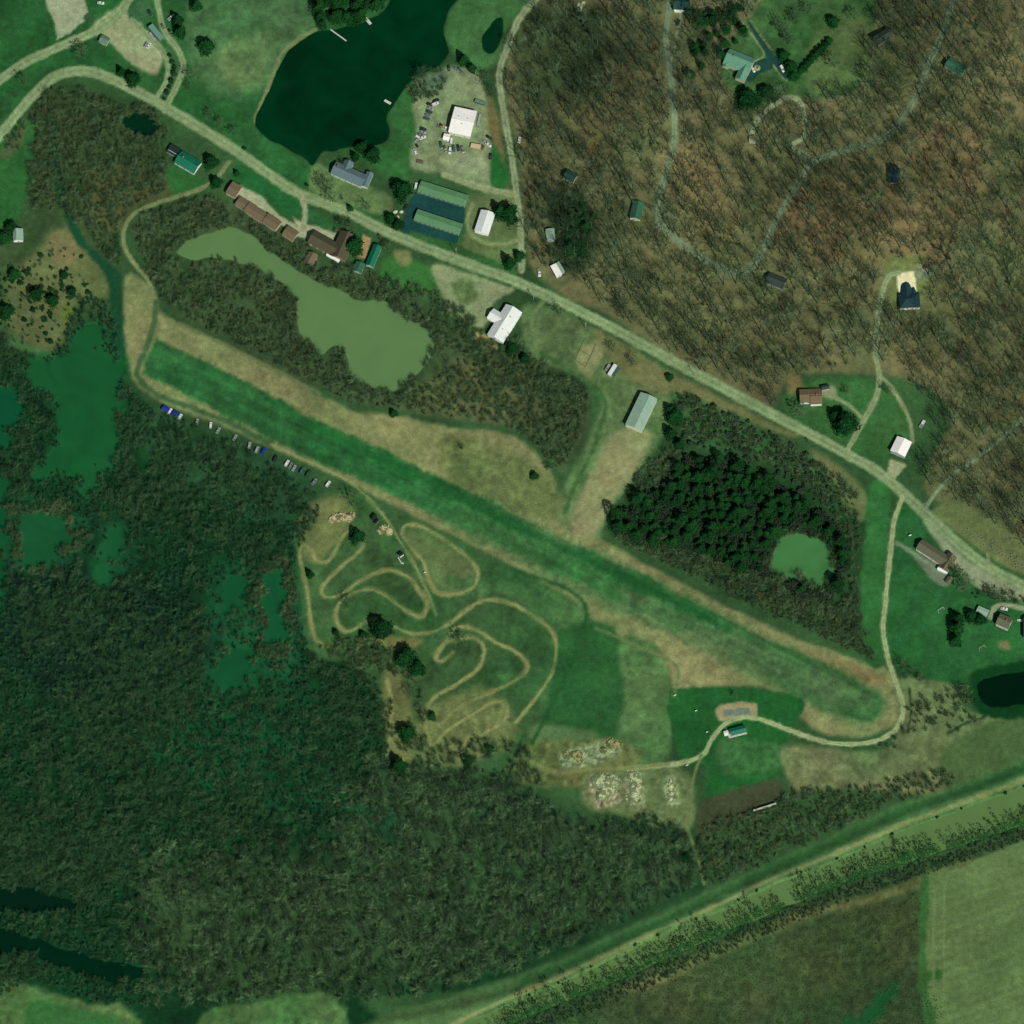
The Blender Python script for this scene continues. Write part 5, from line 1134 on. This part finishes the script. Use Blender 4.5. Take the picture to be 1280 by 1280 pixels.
# ---- parked row beside the runway
def canopy(label, u, v, ang, L, W, m_):
    x, y, z = M1(u, v, 2.2); z = M1(u, v)[2]; o = empty('canopy', (x, y, z), ang_world(u, v, ang), label, 'canopy'); r = MB()
    slab(r, [(-L/2,-W/2,2.1),(L/2,-W/2,2.1),(L/2,0,2.7),(-L/2,0,2.7)], .04); slab(r, [(-L/2,0,2.7),(L/2,0,2.7),(L/2,W/2,2.1),(-L/2,W/2,2.1)], .04); r.build('tarpaulin', m_, o)
    for sx in (-1, 1):
        for sy in (-1, 1): p_ = MB(); p_.tube((0,0,-.1), (0,0,2.1), .05, .05, 6); q = p_.build('pole', STEEL, o); q.location = (sx*(L/2-.15), sy*(W/2-.15), 0)
TARP = mat('blue_tarpaulin', (.012,.032,.24), .6, .25, 2)
canopy('first blue tarpaulin canopy at the upper end of the runway row', 206.8, 510.8, 28, 4.3, 3.6, TARP); canopy('second blue tarpaulin canopy between two white vans', 219.6, 517, 28, 4.3, 3.8, TARP)
for a in (('suv','white van between the two blue canopies',212.6,514.6,-62,PW,1), ('suv','white van right of the second blue canopy',225,521.2,-60,PW,.95), ('car','pale car under bushes after the blue canopies',246.2,527.4,-75,PS,1), ('suv','white SUV among the bushes along the runway track',263.4,531.4,-85,PW,.9), ('car','grey car half hidden by bushes midway along the runway track',272.6,538,-60,PS,1), ('car','pale car hidden by bushes before the open parking strip',293.6,547,-60,PS,1),
 ('suv','silver SUV first of the open parking strip',311.8,556.6,-78,PS,1), ('suv','silver SUV left of the bright blue car',321.2,562.2,-66,PS,1), ('suv','bright blue car in the strip beside the runway',329.5,563.8,-68,PB,1.05), ('suv','black SUV right of the bright blue car',344,573.4,-68,PK,1.05), ('suv','white SUV in the middle of the runway parking strip',358.6,579.2,-60,PW,1), ('car','grey car right of the middle white SUV',363.2,582,-60,PG,1),
 ('car','silver car two right of the middle white SUV',367.4,585,-60,PS,1), ('suv','dark teal SUV in the runway parking strip',377.6,588.4,-60,PT,1.1), ('suv','dark green SUV right of the dark teal one',385.6,592.4,-60,PGN,1.15), ('car','grey car with dark side near the strip end',392.8,602,-55,PG,1.1), ('suv','white SUV last at the lower end of the strip',410,604.9,-55,PW,.95)):
    car(a[0], a[1], 'van' if 'van' in a[1] else 'car', *a[2:])
# ------------------------------------------------------------------ planting
WOODS = [(700,-70),(1360,-70),(1360,720),(1290,690),(1240,660),(1180,615),(1150,600),(1146,560),(1165,575),(1165,520),(1140,478),(1110,455),(1060,462),(1010,468),(985,475),(965,510),(930,492),(830,438),(770,395),(740,372),(704,350),(664,325),(655,250),(648,180),(632,110),(642,60),(672,8)]
LAWN_T = catmull([(905,62),(938,20),(970,-10),(1085,-20),(1092,30),(1082,60),(1070,112),(1012,124),(976,118),(940,142),(918,120),(902,90)], 4)
def off(u, v, polys):
    k = np.ones(len(u), bool)
    for p in polys: k &= sdf(u, v, p) > 0
    return u[k], v[k]
CLEARW = [LAWN_T, [(1108,325),(1160,325),(1160,395),(1110,395)], catmull([(976,502),(1000,484),(1040,470),(1098,478),(1136,520),(1138,545),(1110,570),(1112,588),(1062,562),(1000,530)], 4)]
wu, wv = scatter(WOODS, 12.5, 3, -.7, 40, 0, .55); wu, wv = off(wu, wv, CLEARW)
pick = np.random.default_rng(2).permutation(len(wu)); ind, rest = pick[:235], pick[235:]
gl = 'tall leafless grey tree of the brown wooded hillside north-east of the road'
sources = []
for n, i in enumerate(ind):
    t = plant('bare_tree', gl, 'tree', wu[i], wv[i], V_BARE[n % 6], TW_WOOD, random.uniform(.9, 1.35), 'bare trees of the hillside wood')
    if n < 6: sources.append((t.children[0], t.children[1]))
thicket('woodland', 'leafless brown and grey woodland covering the north-east hillside', 'woodland', (wu[rest], wv[rest]), sources, TW_WOOD, BARK, .55, 1.25, 4)
# understorey of the wood
bsrc = []; seeds = [(1010,552,.9),(1032,590,1.0),(1056,612,1.1),(890,512,1.0),(872,506,.9)]
for n, (u, v, s) in enumerate(seeds):
    t = plant('leafless_bush', 'leafless grey bush on the verge south of the road', 'bush', u, v, V_BUSH[n], TW_BRUSH, s, 'leafless bushes on the south verge', ('stem','twigs')); bsrc.append((t.children[0], t.children[1]))
brs = []
for n, (u, v) in enumerate(((212,330),(262,378),(340,410),(560,452),(640,468))):
    t = plant('leafless_thicket_tree', 'low leafless tree in the brush around the green pond', 'tree', u, v, V_BRUSH[n], TW_BRUSH, 1.0, 'low leafless trees around the green pond', ('stem','twigs')); brs.append((t.children[0], t.children[1]))
uu, vv = scatter(WOODS, 13, 8, .12, 30, 0, .9); uu, vv = off(uu, vv, CLEARW)
thicket('undergrowth', 'grey brown undergrowth between the trunks of the hillside wood', 'undergrowth', (uu, vv), bsrc, TW_BROWN, BARK, .45, .9, 9)
# swamp
NORTHB = [(150,470),(200,516),(240,532),(300,560),(350,590),(400,625),(396,655),(372,690),(340,640),(250,610),(180,600),(150,560)]
SWAMP = [(-70,470),(30,440),(60,448),(90,395),(110,370),(138,385),(150,440),(153,480),(200,516),(240,532),(300,560),(350,590),(400,625),(398,650),(372,690),(372,760),(388,815),(420,835),(470,850),(484,900),(490,955),(530,965),(640,980),(730,1035),(800,1020),(850,1040),(872,1100),(800,1142),(700,1188),(640,1212),(560,1240),(440,1252),(400,1240),(330,1250),(260,1260),(150,1256),(100,1248),(40,1226),(-70,1210)]
DARKGAP = [catmull(p, 4) for p in ([(-30,1113),(40,1110),(84,1126),(96,1134),(60,1141),(-30,1140)], [(-30,1162),(40,1170),(90,1188),(140,1202),(182,1214),(150,1228),(90,1216),(40,1196),(-30,1186)])]
su, sv = scatter(SWAMP, 5.3, 21, -.42, 22)
bright = noise(su, sv, 70, 33)+.5*noise(su, sv, 26, 34)
low = sdf(su, sv, catmull([(470,950),(640,975),(760,1030),(880,1035),(880,1100),(800,1145),(640,1212),(520,1245),(440,1250),(200,1262),(170,1200),(190,1095),(330,1072),(400,1060),(440,1010)], 4))+26*fbm(su, sv, 46, 36)+70*(np.random.default_rng(12).random(len(su))-.5) < 0
nb = sdf(su, sv, NORTHB)+12*fbm(su, sv, 25, 37) < 0
TEAL = [catmull(p, 4) for p in ([(10,630),(100,635),(110,700),(20,730),(0,680)], [(262,705),(300,700),(322,745),(345,705),(368,712),(370,850),(335,850),(300,875),(258,860)], [(110,650),(160,650),(162,720),(120,745)])]
teal = np.zeros(len(su), bool)
for p in TEAL: teal |= sdf(su, sv, p)+10*fbm(su, sv, 18, 40) < 0
keep = ~teal | (np.random.default_rng(18).random(len(su)) < .35)
su, sv, bright, low = su[keep], sv[keep], bright[keep], low[keep]; nb = sdf(su, sv, NORTHB)+12*fbm(su, sv, 25, 37) < 0
gap = ((np.random.default_rng(17).random(len(su)) < .55) | ~low) & ((noise(su, sv, 13, 38)+.7*noise(su, sv, 30, 39) < .22) | ~(low | nb))
su, sv, bright, low, nb = su[gap], sv[gap], bright[gap], low[gap], nb[gap]; north = nb
lowk = low; k1 = bright+.2*north+1.1*(np.random.default_rng(6).random(len(su))-.5) < .1
k1 &= ~lowk
thicket('swamp_rim', 'lighter grey green leafless thickets on the southern rim of the swamp', 'scrub', (su[lowk], sv[lowk]), brs, leaf_mat('twigs_rim', A(48,88,58), A(108,142,100)), BARK, .5, 1.15, 26)
thicket('swamp_scrub', 'dense dark green flooded swamp scrub filling the lower left', 'scrub', (su[k1], sv[k1]), bsrc, TW_SWAMP, BARK_D, .55, 1.05, 22)
thicket('swamp_brush', 'paler grey green brush patches amid the dark swamp', 'scrub', (su[~k1 & ~lowk], sv[~k1 & ~lowk]), brs, leaf_mat('twigs_mid', A(28,72,46), A(76,112,76)), BARK_D, .5, .95, 23)
LOWER = [(470,960),(640,985),(730,1030),(850,1030),(876,1100),(800,1142),(700,1188),(640,1210),(560,1236),(440,1246),(200,1240),(180,1100),(330,1060),(430,1020)]
uu, vv = scatter(LOWER, 11, 24, -.35, 40)
thicket('swamp_trees', 'taller leafless trees along the southern rim of the swamp', 'trees', (uu, vv), sources, leaf_mat('twigs_low', A(42,74,50), A(96,122,84)), BARK, .42, .8, 25)
# middle brush around ponds and in the north-west
brush = [([(775,660),(800,676),(870,692),(920,714),(960,724),(1000,750),(1050,755),(1070,740),(1080,800),(1092,828),(1040,802),(950,762),(860,718),(780,680)], 5.6, -.45), ([(786,612),(815,578),(845,562),(852,590),(826,612),(795,630)], 6, -.5), ([(42,125),(100,112),(158,140),(172,172),(200,185),(208,238),(162,262),(150,290),(150,335),(100,282),(60,262),(40,262),(36,225),(44,180)], 6.5, -.45),
 ([(168,285),(215,255),(262,248),(290,268),(250,292),(214,318),(200,350),(196,370),(180,330)], 6, -.6), ([(205,330),(240,328),(275,322),(320,328),(360,372),(368,412),(400,446),(430,450),(436,470),(480,492),(540,478),(600,440),(640,455),(700,470),(735,495),(720,560),(690,590),(662,555),(640,535),(560,522),(490,510),(440,505),(400,484),(330,448),(262,412),(205,378)], 6.8, -.5),
 ([(300,262),(330,285),(382,305),(420,330),(470,345),(545,368),(600,410),(600,440),(548,436),(540,418),(500,392),(460,372),(400,348),(340,322)], 6.5, -.4), ([(590,440),(640,420),(655,440),(720,490),(700,500),(620,480)], 7, -.3),
 ([(845,492),(900,515),(960,545),(1030,585),(1076,640),(1068,740),(1085,800),(1040,795),(950,752),(860,706),(772,668),(790,650),(960,735),(1060,740),(1040,640),(960,585),(880,552),(850,540)], 7.5, -.35),
 ([(878,1040),(960,1010),(985,990),(1060,985),(1180,965),(1186,985),(1130,1000),(1050,1036),(960,1078),(885,1105)], 7, -.5), ([(1125,845),(1180,860),(1190,890),(1140,925),(1110,940),(1100,925),(1135,900)], 9, .05), ([(655,120),(670,330),(700,335),(735,330),(740,260),(700,230),(680,200)], 11, -.4),
 ([(1180,868),(1212,862),(1230,895),(1190,920)], 8, -.1), ([(1195,735),(1290,748),(1290,762),(1240,752)], 7, -.1), ([(386,262),(470,295),(520,312),(470,322),(420,290)], 10, .0), ([(700,600),(640,640),(560,530),(640,560)], 16, .35), ([(480,835),(520,850),(535,940),(480,945)], 8, .05), ([(395,810),(470,800),(490,840),(440,835)], 6, -.3), ([(560,930),(640,930),(680,975),(640,985),(520,965)], 7.5, -.2), ([(8,165),(30,150),(28,182),(5,205)], 7, -.3), ([(430,195),(390,210),(400,265),(450,250)], 9, .05), ([(520,85),(560,90),(545,120),(515,130)], 7, -.1)]
bu = []; bv = []
for n, (p, sp, th) in enumerate(brush): a, b = scatter(p, sp, 50+n, th, 24); bu.append(a); bv.append(b)
for q, nm in enumerate(('pond_green', 'pond_nw', 'pond_grove', 'pool1', 'pool4')):        # bushes right along the shores
    w = WATER[nm]['pts']; P = np.array(w); c = P.mean(0); a, b = scatter([tuple(c+(p-c)*1.0+(p-c)/np.hypot(*(p-c))*16) for p in P], 4.6, 150+q, -.12, 12, sm=False)
    d = sdf(a, b, w); k = (d < 9); bu.append(a[k]); bv.append(b[k])
bu, bv = np.concatenate(bu), np.concatenate(bv); bu, bv = off(bu, bv, [catmull([(205,215),(222,205),(250,222),(262,228),(240,238),(218,242)], 3)])
sel = np.random.default_rng(3).random(len(bu)) < .55
thicket('pond_brush', 'grey leafless brush around the ponds and along the valley road', 'brush', (bu[sel], bv[sel]), brs, TW_BRUSH, BARK, .5, 1.05, 51)
thicket('valley_brush', 'brownish leafless brush mixed among the grey valley thickets', 'brush', (bu[~sel], bv[~sel]), bsrc, TW_BROWN, BARK, .7, 1.3, 52)
# green leafing scrub in the east
uu, vv = scatter([(860,498),(930,525),(990,556),(1030,590),(1040,640),(980,600),(900,570),(850,545)], 7, 76, -.2, 20)
ls = []
for n, (u, v) in enumerate(((880,530),(925,548),(960,570),(1000,600))): t = plant('green_shrub', 'fresh green shrub in the scrub between road and pine grove', 'shrub', u, v, V_SHRUB[n], LF_SCRUB, 1.5, 'green shrubs between road and pine grove', ('stem','foliage')); ls.append((t.children[0], t.children[1]))
thicket('green_scrub', 'fresh green leafy scrub between the road and the pine grove', 'scrub', (uu, vv), ls, LF_SCRUB, BARK, .8, 1.9, 77)
uu, vv = scatter([(690,1275),(860,1206),(940,1178),(1010,1158),(1100,1128),(1148,1122),(1146,1200),(1148,1290),(690,1300)], 3.6, 70, -.3, 22)
thicket('scrub_field', 'low rough scrub of the dull field left of the crop rows', 'scrub', (uu, vv), bsrc, leaf_mat('rough_field', A(60,94,56), A(110,130,86)), BARK, .12, .34, 71)
uu, vv = scatter([(640,1284),(760,1236),(900,1174),(1060,1108),(1200,1062),(1290,1034),(1290,1046),(1200,1078),(1060,1128),(900,1196),(760,1258),(640,1300)], 4.4, 73, -.4, 18)
thicket('bank_brush', 'grey green brush below the canal tree row', 'brush', (uu, vv), bsrc, leaf_mat('twigs_bank', A(34,74,50), A(84,112,80)), BARK_D, .45, .9, 74)
uu, vv = scatter([(-60,345),(40,330),(60,300),(100,330),(100,400),(60,440),(20,430),(-60,440)], 11, 78, -.2, 30)
thicket('savanna_brush', 'grey brush between the dark cedars on the western knoll', 'brush', (uu, vv), bsrc, TW_BRUSH, BARK, .4, .9, 79)
# pine grove
GROVE = [(764,655),(792,630),(826,612),(850,588),(876,574),(920,585),(960,600),(1000,628),(1040,655),(1062,690),(1050,730),(1035,752),(1000,748),(960,722),(920,712),(870,690),(800,678)]
gu, gv = scatter(GROVE, 9.6, 90, -.6, 26)
k = sdf(gu, gv-6, WATER['pond_grove']['pts']) > 9; gu, gv = gu[k], gv[k]
uu, vv = scatter(GROVE, 5.0, 98, -.75, 26); k = sdf(uu, vv-3, WATER['pond_grove']['pts']) > 6
pk = np.random.default_rng(1).permutation(len(gu))[:290]; gu, gv = gu[pk], gv[pk]
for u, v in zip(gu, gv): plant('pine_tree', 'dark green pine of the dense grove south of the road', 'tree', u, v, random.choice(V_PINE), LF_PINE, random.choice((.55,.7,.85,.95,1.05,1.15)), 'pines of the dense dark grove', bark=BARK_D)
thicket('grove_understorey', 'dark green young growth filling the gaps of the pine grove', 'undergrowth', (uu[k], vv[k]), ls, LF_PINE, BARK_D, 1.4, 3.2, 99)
# conifers on the lake's wooded top shore
gu, gv = scatter([(392,-40),(500,-55),(496,0),(470,16),(440,28),(402,38),(396,20)], 11, 92, -.9, 40)
for u, v in zip(gu, gv): plant('conifer_tree', 'dark conifer on the wooded top shore of the big lake', 'tree', u, v, random.choice(V_PINE+V_ROUND), LF_PINE, random.uniform(.7, 1.0), 'conifers on the top shore of the big lake', bark=BARK_D)
for poly, lab, grp, sp in (([(715,250),(740,258),(740,300),(728,325),(712,330),(708,290)], 'dark conifer in the wooded hollow right of the white trailer home', 'conifers in the hollow by the trailer home', 11), ([(858,15),(905,20),(925,10),(930,40),(915,60),(880,90),(858,95),(870,60)], 'dark conifer in the tree belt west of the teal ranch house', 'conifers west of the teal ranch house', 12)):
    gu, gv = scatter(poly, sp, 95, -.35, 30, rd=.6)
    for u, v in zip(gu, gv): plant('conifer_tree', lab, 'tree', u, v, random.choice(V_PINE), LF_EVER, random.uniform(.6, 1.0), grp, bark=BARK_D)
# single evergreens: u, v of the foot, size, shape, label
for u, v, s, vs, lab in ((246,10,.9,V_EVER,'dark evergreen at the top edge right of the loop lanes'),(222,28,1.0,V_EVER,'dark evergreen beside the loop lane hiding a white pickup'),(226,44,.9,V_EVER,'dark green tree just below the evergreen by the loop lane'),(258,62,1.0,V_ROUND,'big dark round evergreen alone on the north-west meadow'),
 (152,92,.75,V_EVER,'left dark evergreen of the pair below the gravel turnaround'),(166,102,.95,V_ROUND,'right fuller evergreen of the pair below the gravel turnaround'),(264,205,.85,V_ROUND,'dark round tree between the teal green house and the road'),(296,218,.5,V_EVER,'dark evergreen at the track mouth by the motel row'),(270,230,.8,V_ROUND,'dark tree over the farm track by the motel row'),
 (580,78,1.0,V_EVER,'dark evergreen at the neck between the two upper waters'),(590,88,.7,V_EVER,'smaller evergreen below the one between the upper waters'),(452,186,.8,V_ROUND,'dark tree on the big lake south shore, left of two'),(466,196,1.0,V_ROUND,'broad green tree on the big lake south shore, right of two'),(444,198,.7,V_EVER,'dark evergreen behind the blue grey lakeside house'),
 (503,242,1.25,V_ROUND,'large round evergreen left of the northern storage row'),(488,275,.75,V_ROUND,'dark tree at the left corner of the asphalt lot'),(498,282,.7,V_ROUND,'low green tree by the asphalt lot entrance'),(625,268,1.1,V_EVER,'tall dark evergreen at the right wall of the pale barn'),(636,272,1.2,V_ROUND,'broad evergreen right of the pale barn'),(637,332,.95,V_EVER,'dark evergreen at the corner of lane and main road'),
 (649,322,.7,V_ROUND,'low green tree right beside the lane corner evergreen'),(443.5,311,1.15,V_ROUND,'black oval evergreen between lodge and brick drive'),(438,262,.5,V_EVER,'small dark shrub tree on the lawn below the lakeside house'),(844,524,1.1,V_ROUND,'dark evergreen nearest the right wall of the zinc barn'),(838,516,.8,V_EVER,'dark evergreen topmost beside the zinc barn'),(838,545,.9,V_EVER,'dark evergreen between zinc barn and pine grove'),(850,558,.9,V_EVER,'evergreen at the top corner of the pine grove'),(837,473,.55,V_ROUND,'small black round tree on the verge above the zinc barn'),
 (640,438,1.0,V_ROUND,'green tree at the lower corner of the white hall'),(656,450,.7,V_ROUND,'low green tree below right of the white hall'),(492,518,.55,V_ROUND,'small round dark tree alone on the dry grass below the green pond'),(668,596,.55,V_ROUND,'small dark tree alone in the dry yard left of the mown track'),(447,673,.95,V_ROUND,'dark egg shaped tree inside the upper motocross loop'),(388,720,.7,V_EVER,'dark shrub tree at the left motocross straight'),(477,790,1.3,V_ROUND,'large dark evergreen in the middle of the motocross field'),
 (454,795,.55,V_ROUND,'small dark tree left of the large motocross evergreen'),(420,792,.5,V_EVER,'small dark tree at the lower left motocross bend'),(508,825,1.3,V_ROUND,'biggest dark evergreen of the clump in the motocross field'),(522,838,1.0,V_ROUND,'green tree merging with the biggest motocross evergreen'),(509,920,1.1,V_ROUND,'dark round evergreen by the lower motocross path'),(540,897,.55,V_ROUND,'small round dark tree inside the lower motocross loop'),(498,960,1.1,V_ROUND,'dark evergreen at the swamp edge below the motocross field'),(585,952,.8,V_ROUND,'dark tree on the south edge of the motocross field'),(612,938,.6,V_ROUND,'dark small tree right of the south edge motocross trees'),
 (1043,523,.95,V_EVER,'left pointed half of the big dark evergreen pair by the brown ranch house'),(1057,533,1.5,V_ROUND,'right broad half of the big dark evergreen pair by the brown ranch house'),(934,128,1.45,V_ROUND,'large dark evergreen below the teal ranch house lawn'),(957,118,1.0,V_ROUND,'dark blue green tree right of the large ranch house evergreen'),(968,122,.7,V_ROUND,'smaller dark tree at the curved drive below the asphalt'),(1041,30,.9,V_ROUND,'dark round tree on the hilltop lawn above the hedge row'),(979,72,.8,V_ROUND,'dark tree at the upper end of the white van'),(988,86,.9,V_ROUND,'dark tree right beside the white van'),(992,97,.7,V_ROUND,'dark tree below the white van'),
 (1197,778,1.0,V_EVER,'upper of the tall dark evergreens on the lawn left of the pond house'),(1196,790,1.05,V_EVER,'middle of the tall dark evergreens on the lawn left of the pond house'),(1195,804,.95,V_EVER,'lower of the tall dark evergreens on the lawn left of the pond house'),(1214,772,.85,V_ROUND,'dark round tree left of the pale carport'),(1225,776,.75,V_ROUND,'dark low tree under the pale carport end'),(857,1075,.8,V_ROUND,'dark tree at the end of the swamp edge track'),(785,740,.01,V_EVER,'')):
    if s > .1: plant('evergreen_tree', lab, 'tree', u, v, random.choice(vs), LF_EVER, s*random.uniform(.95, 1.05), bark=BARK_D)
for k in range(9):
    plant('hedge_evergreen', 'dark clipped evergreen in the diagonal hedge row on the hilltop lawn', 'hedge tree', 1001+k*4.4, 90-k*4.7, V_ROUND[k % 3], LF_EVER, .5, 'evergreens of the hilltop hedge row', bark=BARK_D)
for u, v, s in ((213,70,.9),(216,78,1.1),(218,86,1.1),(217,94,1.2),(214,102,1.3),(212,109,.9),(208.5,116,1.2),(205,124,.7)):
    plant('island_shrub', 'dark shrub in the planted island between the two loop lanes', 'shrub', u, v, random.choice(V_SHRUB), LF_SHRUB, s*1.35, 'shrubs of the loop lane island', ('stem','foliage'))
# dark cedars on the western knoll
rc = np.random.default_rng(8); n = 0
while n < 85:
    u, v = rc.uniform(-10, 132), rc.uniform(300, 436)
    if sdf(np.array([u]), np.array([v]), catmull([(-15,345),(30,325),(62,312),(100,318),(136,345),(120,365),(90,385),(84,412),(62,434),(24,420),(-15,430)], 3))[0] > -2: continue
    if rc.random() > .35+.65*(u < 75): continue
    plant('cedar_shrub', 'small dark cedar dotting the dry knoll above the marsh lake', 'shrub', u, v, random.choice(V_SHRUB+V_EVER[:1]) if False else random.choice(V_SHRUB), LF_SHRUB, rc.uniform(.5, 1.7)*.95, 'dark cedars on the dry western knoll', ('stem','foliage')); n += 1
for u, v, s, lab in ((8,392,1.0,'largest dark tree at the left frame edge on the cedar knoll'),(18,345,.8,'dark tree upper left on the cedar knoll'),(46,370,.85,'green dark tree in the middle of the cedar knoll'),(66,378,.8,'dark green tree at the right of the cedar knoll'),(80,345,.6,'narrow dark tree on the upper cedar knoll'),(90,366,.6,'dark tree on the right rim of the cedar knoll'),(5,300,.9,'dark tree left of the shingle cottage'),(14,286,.8,'dark tree above the shingle cottage')):
    plant('evergreen_tree', lab, 'tree', u, v, random.choice(V_ROUND), LF_EVER, s, bark=BARK_D)
# leafing trees along the canal's south bank
cs = np.array(catmull(CANAL_S, 6, False)); n = 0
d = np.concatenate([[0], np.cumsum(np.hypot(*np.diff(cs, axis=0).T))]); t = 4.0; rl = random.Random(4)
while t < d[-1]-4:
    u, v = np.interp(t, d, cs[:, 0]), np.interp(t, d, cs[:, 1])
    if noise(np.array([t]), np.array([0.]), 34, 6)[0] > -.44 and -10 < u < 1300:
        plant('canal_tree', 'slim fresh green tree in the row along the canal south bank', 'tree', u, v+rl.uniform(-1, 2.5), rl.choice(V_LEAF), LF_LEAF, rl.uniform(.55, 1.1), 'trees along the canal south bank', sz=rl.uniform(.8, 1.35)); n += 1
    t += rl.uniform(2.6, 6.5)
for k in range(16):
    i = rl.uniform(.05, .97)*d[-1]; u = 1290-k*42+rl.uniform(-12, 12); cn = np.array(catmull(CANAL_N, 5, False)); v = np.interp(u, cn[:, 0], cn[:, 1])
    plant('bank_shrub', 'little dark shrub dotted along the canal north bank', 'shrub', u, v+1, rl.choice(V_SHRUB), LF_SHRUB, rl.uniform(.5, .9), 'shrubs along the canal north bank', ('stem','foliage'))
# leafless trees on lawns and verges
for u, v, s, lab in ((103,70,1.0,'wide leafless tree on the lawn below the gravel lot'),(60,122,.8,'leafless tree at the bend of the main road'),(30,105,.9,'leafless tree between the two roads at the left edge'),(18,122,.7,'leafless tree nearest the left edge between the roads'),(238,98,.9,'leafless tree right of the loop lane lower end'),(236,112,.7,'smaller leafless tree below the loop lane tree'),(262,146,.7,'leafless tree left of three on the lawn above the main road'),(275,156,.6,'leafless tree middle of three on the lawn above the main road'),(292,168,.7,'leafless tree right of three on the lawn above the main road'),
 (408,238,1.2,'broad leafless tree on the drive circle of the lakeside house'),(416,252,1.0,'leafless tree nearer the road by the lakeside house'),(398,232,.9,'leafless tree left of the lakeside house'),(457,262,.8,'leafless tree on the grass triangle below the lakeside house'),(428,284,.9,'leafless tree on the verge before the brown lodge'),(440,288,.8,'leafless tree second on the verge before the brown lodge'),(485,312,.8,'leafless tree by the road right of the teal long house'),(528,97,1.2,'spreading leafless tree at the lake end of the gravel yard'),(606,106,1.1,'leafless tree at the upper right of the gravel yard'),(614,120,.9,'leafless tree at the lane side of the gravel yard'),
 (440,632,1.1,'leafless tree with fan shadow at the end of the runway track'),(577,806,1.0,'leafless tree inside the middle motocross bend'),(434,757,.8,'leafless tree inside the left motocross bend'),(512,868,.9,'leafless tree by the lower motocross path'),(697,392,.8,'leafless tree by the road in front of the bare yard'),(765,438,.7,'leafless tree between foundation and road'),(790,455,.8,'leafless tree at the road above the camper'),(1043,84,1.2,'wide leafless tree right of the hilltop hedge row'),(1068,24,1.0,'leafless tree at the right of the hilltop lawn'),(995,30,1.1,'leafless tree in the upper middle of the hilltop lawn'),(975,40,1.1,'leafless tree right of the asphalt drive'),(985,55,1.0,'leafless tree above the white van'),(1010,18,1.0,'leafless tree at the top of the hilltop lawn'),
 (1000,520,1.0,'leafless tree at the road below the brown ranch house'),(1058,492,.6,'leafless small tree right of the ranch house drive'),(1108,492,.8,'leafless tree in the fork of the two eastern drives'),(1205,735,1.35,'wide leafless tree below the grey brown long house'),(1196,722,1.1,'leafless tree beside the brick outhouse'),(1127,836,1.0,'leafless tree where the lawn drive meets the runway end'),(1138,842,.8,'leafless tree right of the runway end drive'),(1240,745,.8,'leafless tree on the verge above the pale carport'),(1262,748,.8,'leafless tree on the verge above the pond house drive'),(918,872,.5,'leafless tree on the mown lawn above the grey pad')):
    plant('lawn_tree', lab, 'tree', u, v, random.choice(V_WIDE), TW_BRUSH, s, bark=BARK_D)
for u, v, s, lab in ((1243,733,.6,'first small shrub by the verge above the carport'),(1216,742,.7,'dark shrub left of four below the wide leafless tree'),(1220,747,.7,'dark shrub lowest of four below the wide leafless tree'),(1223,743,.8,'dark shrub right of four below the wide leafless tree'),(1230,739,.8,'dark shrub topmost of four below the wide leafless tree'),(383,232,1.0,'round shrub alone at the road left of the lakeside house'),(306,186,1.2,'pinkish bush on the lawn verge above the motel row')):
    plant('round_shrub', lab, 'shrub', u, v, random.choice(V_SHRUB), LF_SHRUB, s, None, ('stem','foliage'))
gu, gv = scatter([(1018,5),(1060,0),(1085,40),(1060,50),(1020,40)], 22, 97, -.6, 40)
# ------------------------------------------------------------------ camera, sun and sky
cd = bpy.data.cameras.new('camera'); cam = link(bpy.data.objects.new('camera', cd))
cam.location = CAM; cam.rotation_euler = (TILT, 0, 0)
cd.sensor_width = 36; cd.lens = 36*DIST/(2*HALF); cd.clip_start = 10; cd.clip_end = 30000
SC.camera = cam
sv = Vector((math.sin(SUN_AZ)*math.cos(SUN_EL), math.cos(SUN_AZ)*math.cos(SUN_EL), math.sin(SUN_EL)))
ld = bpy.data.lights.new('sun', 'SUN'); ld.energy = 4.2; ld.angle = math.radians(.53); ld.color = (1, .97, .90)
sun = link(bpy.data.objects.new('sun', ld)); sun.rotation_euler = (-sv).to_track_quat('-Z', 'Y').to_euler(); sun.location = sv*400
wd = bpy.data.worlds.new('World'); SC.world = wd; wd.use_nodes = True
nt = wd.node_tree; bg = nt.nodes['Background']
sk = nt.nodes.new('ShaderNodeTexSky'); sk.sky_type = 'NISHITA'; sk.sun_disc = False
sk.dust_density = 1.2; sk.sun_elevation = SUN_EL; sk.sun_rotation = SUN_AZ
nt.links.new(sk.outputs['Color'], bg.inputs['Color']); bg.inputs['Strength'].default_value = .05
SC.view_settings.view_transform = 'Standard'; SC.view_settings.look = 'None'
SC.view_settings.exposure = 0; SC.view_settings.gamma = 1
SC.render.resolution_x = SC.render.resolution_y = 1024
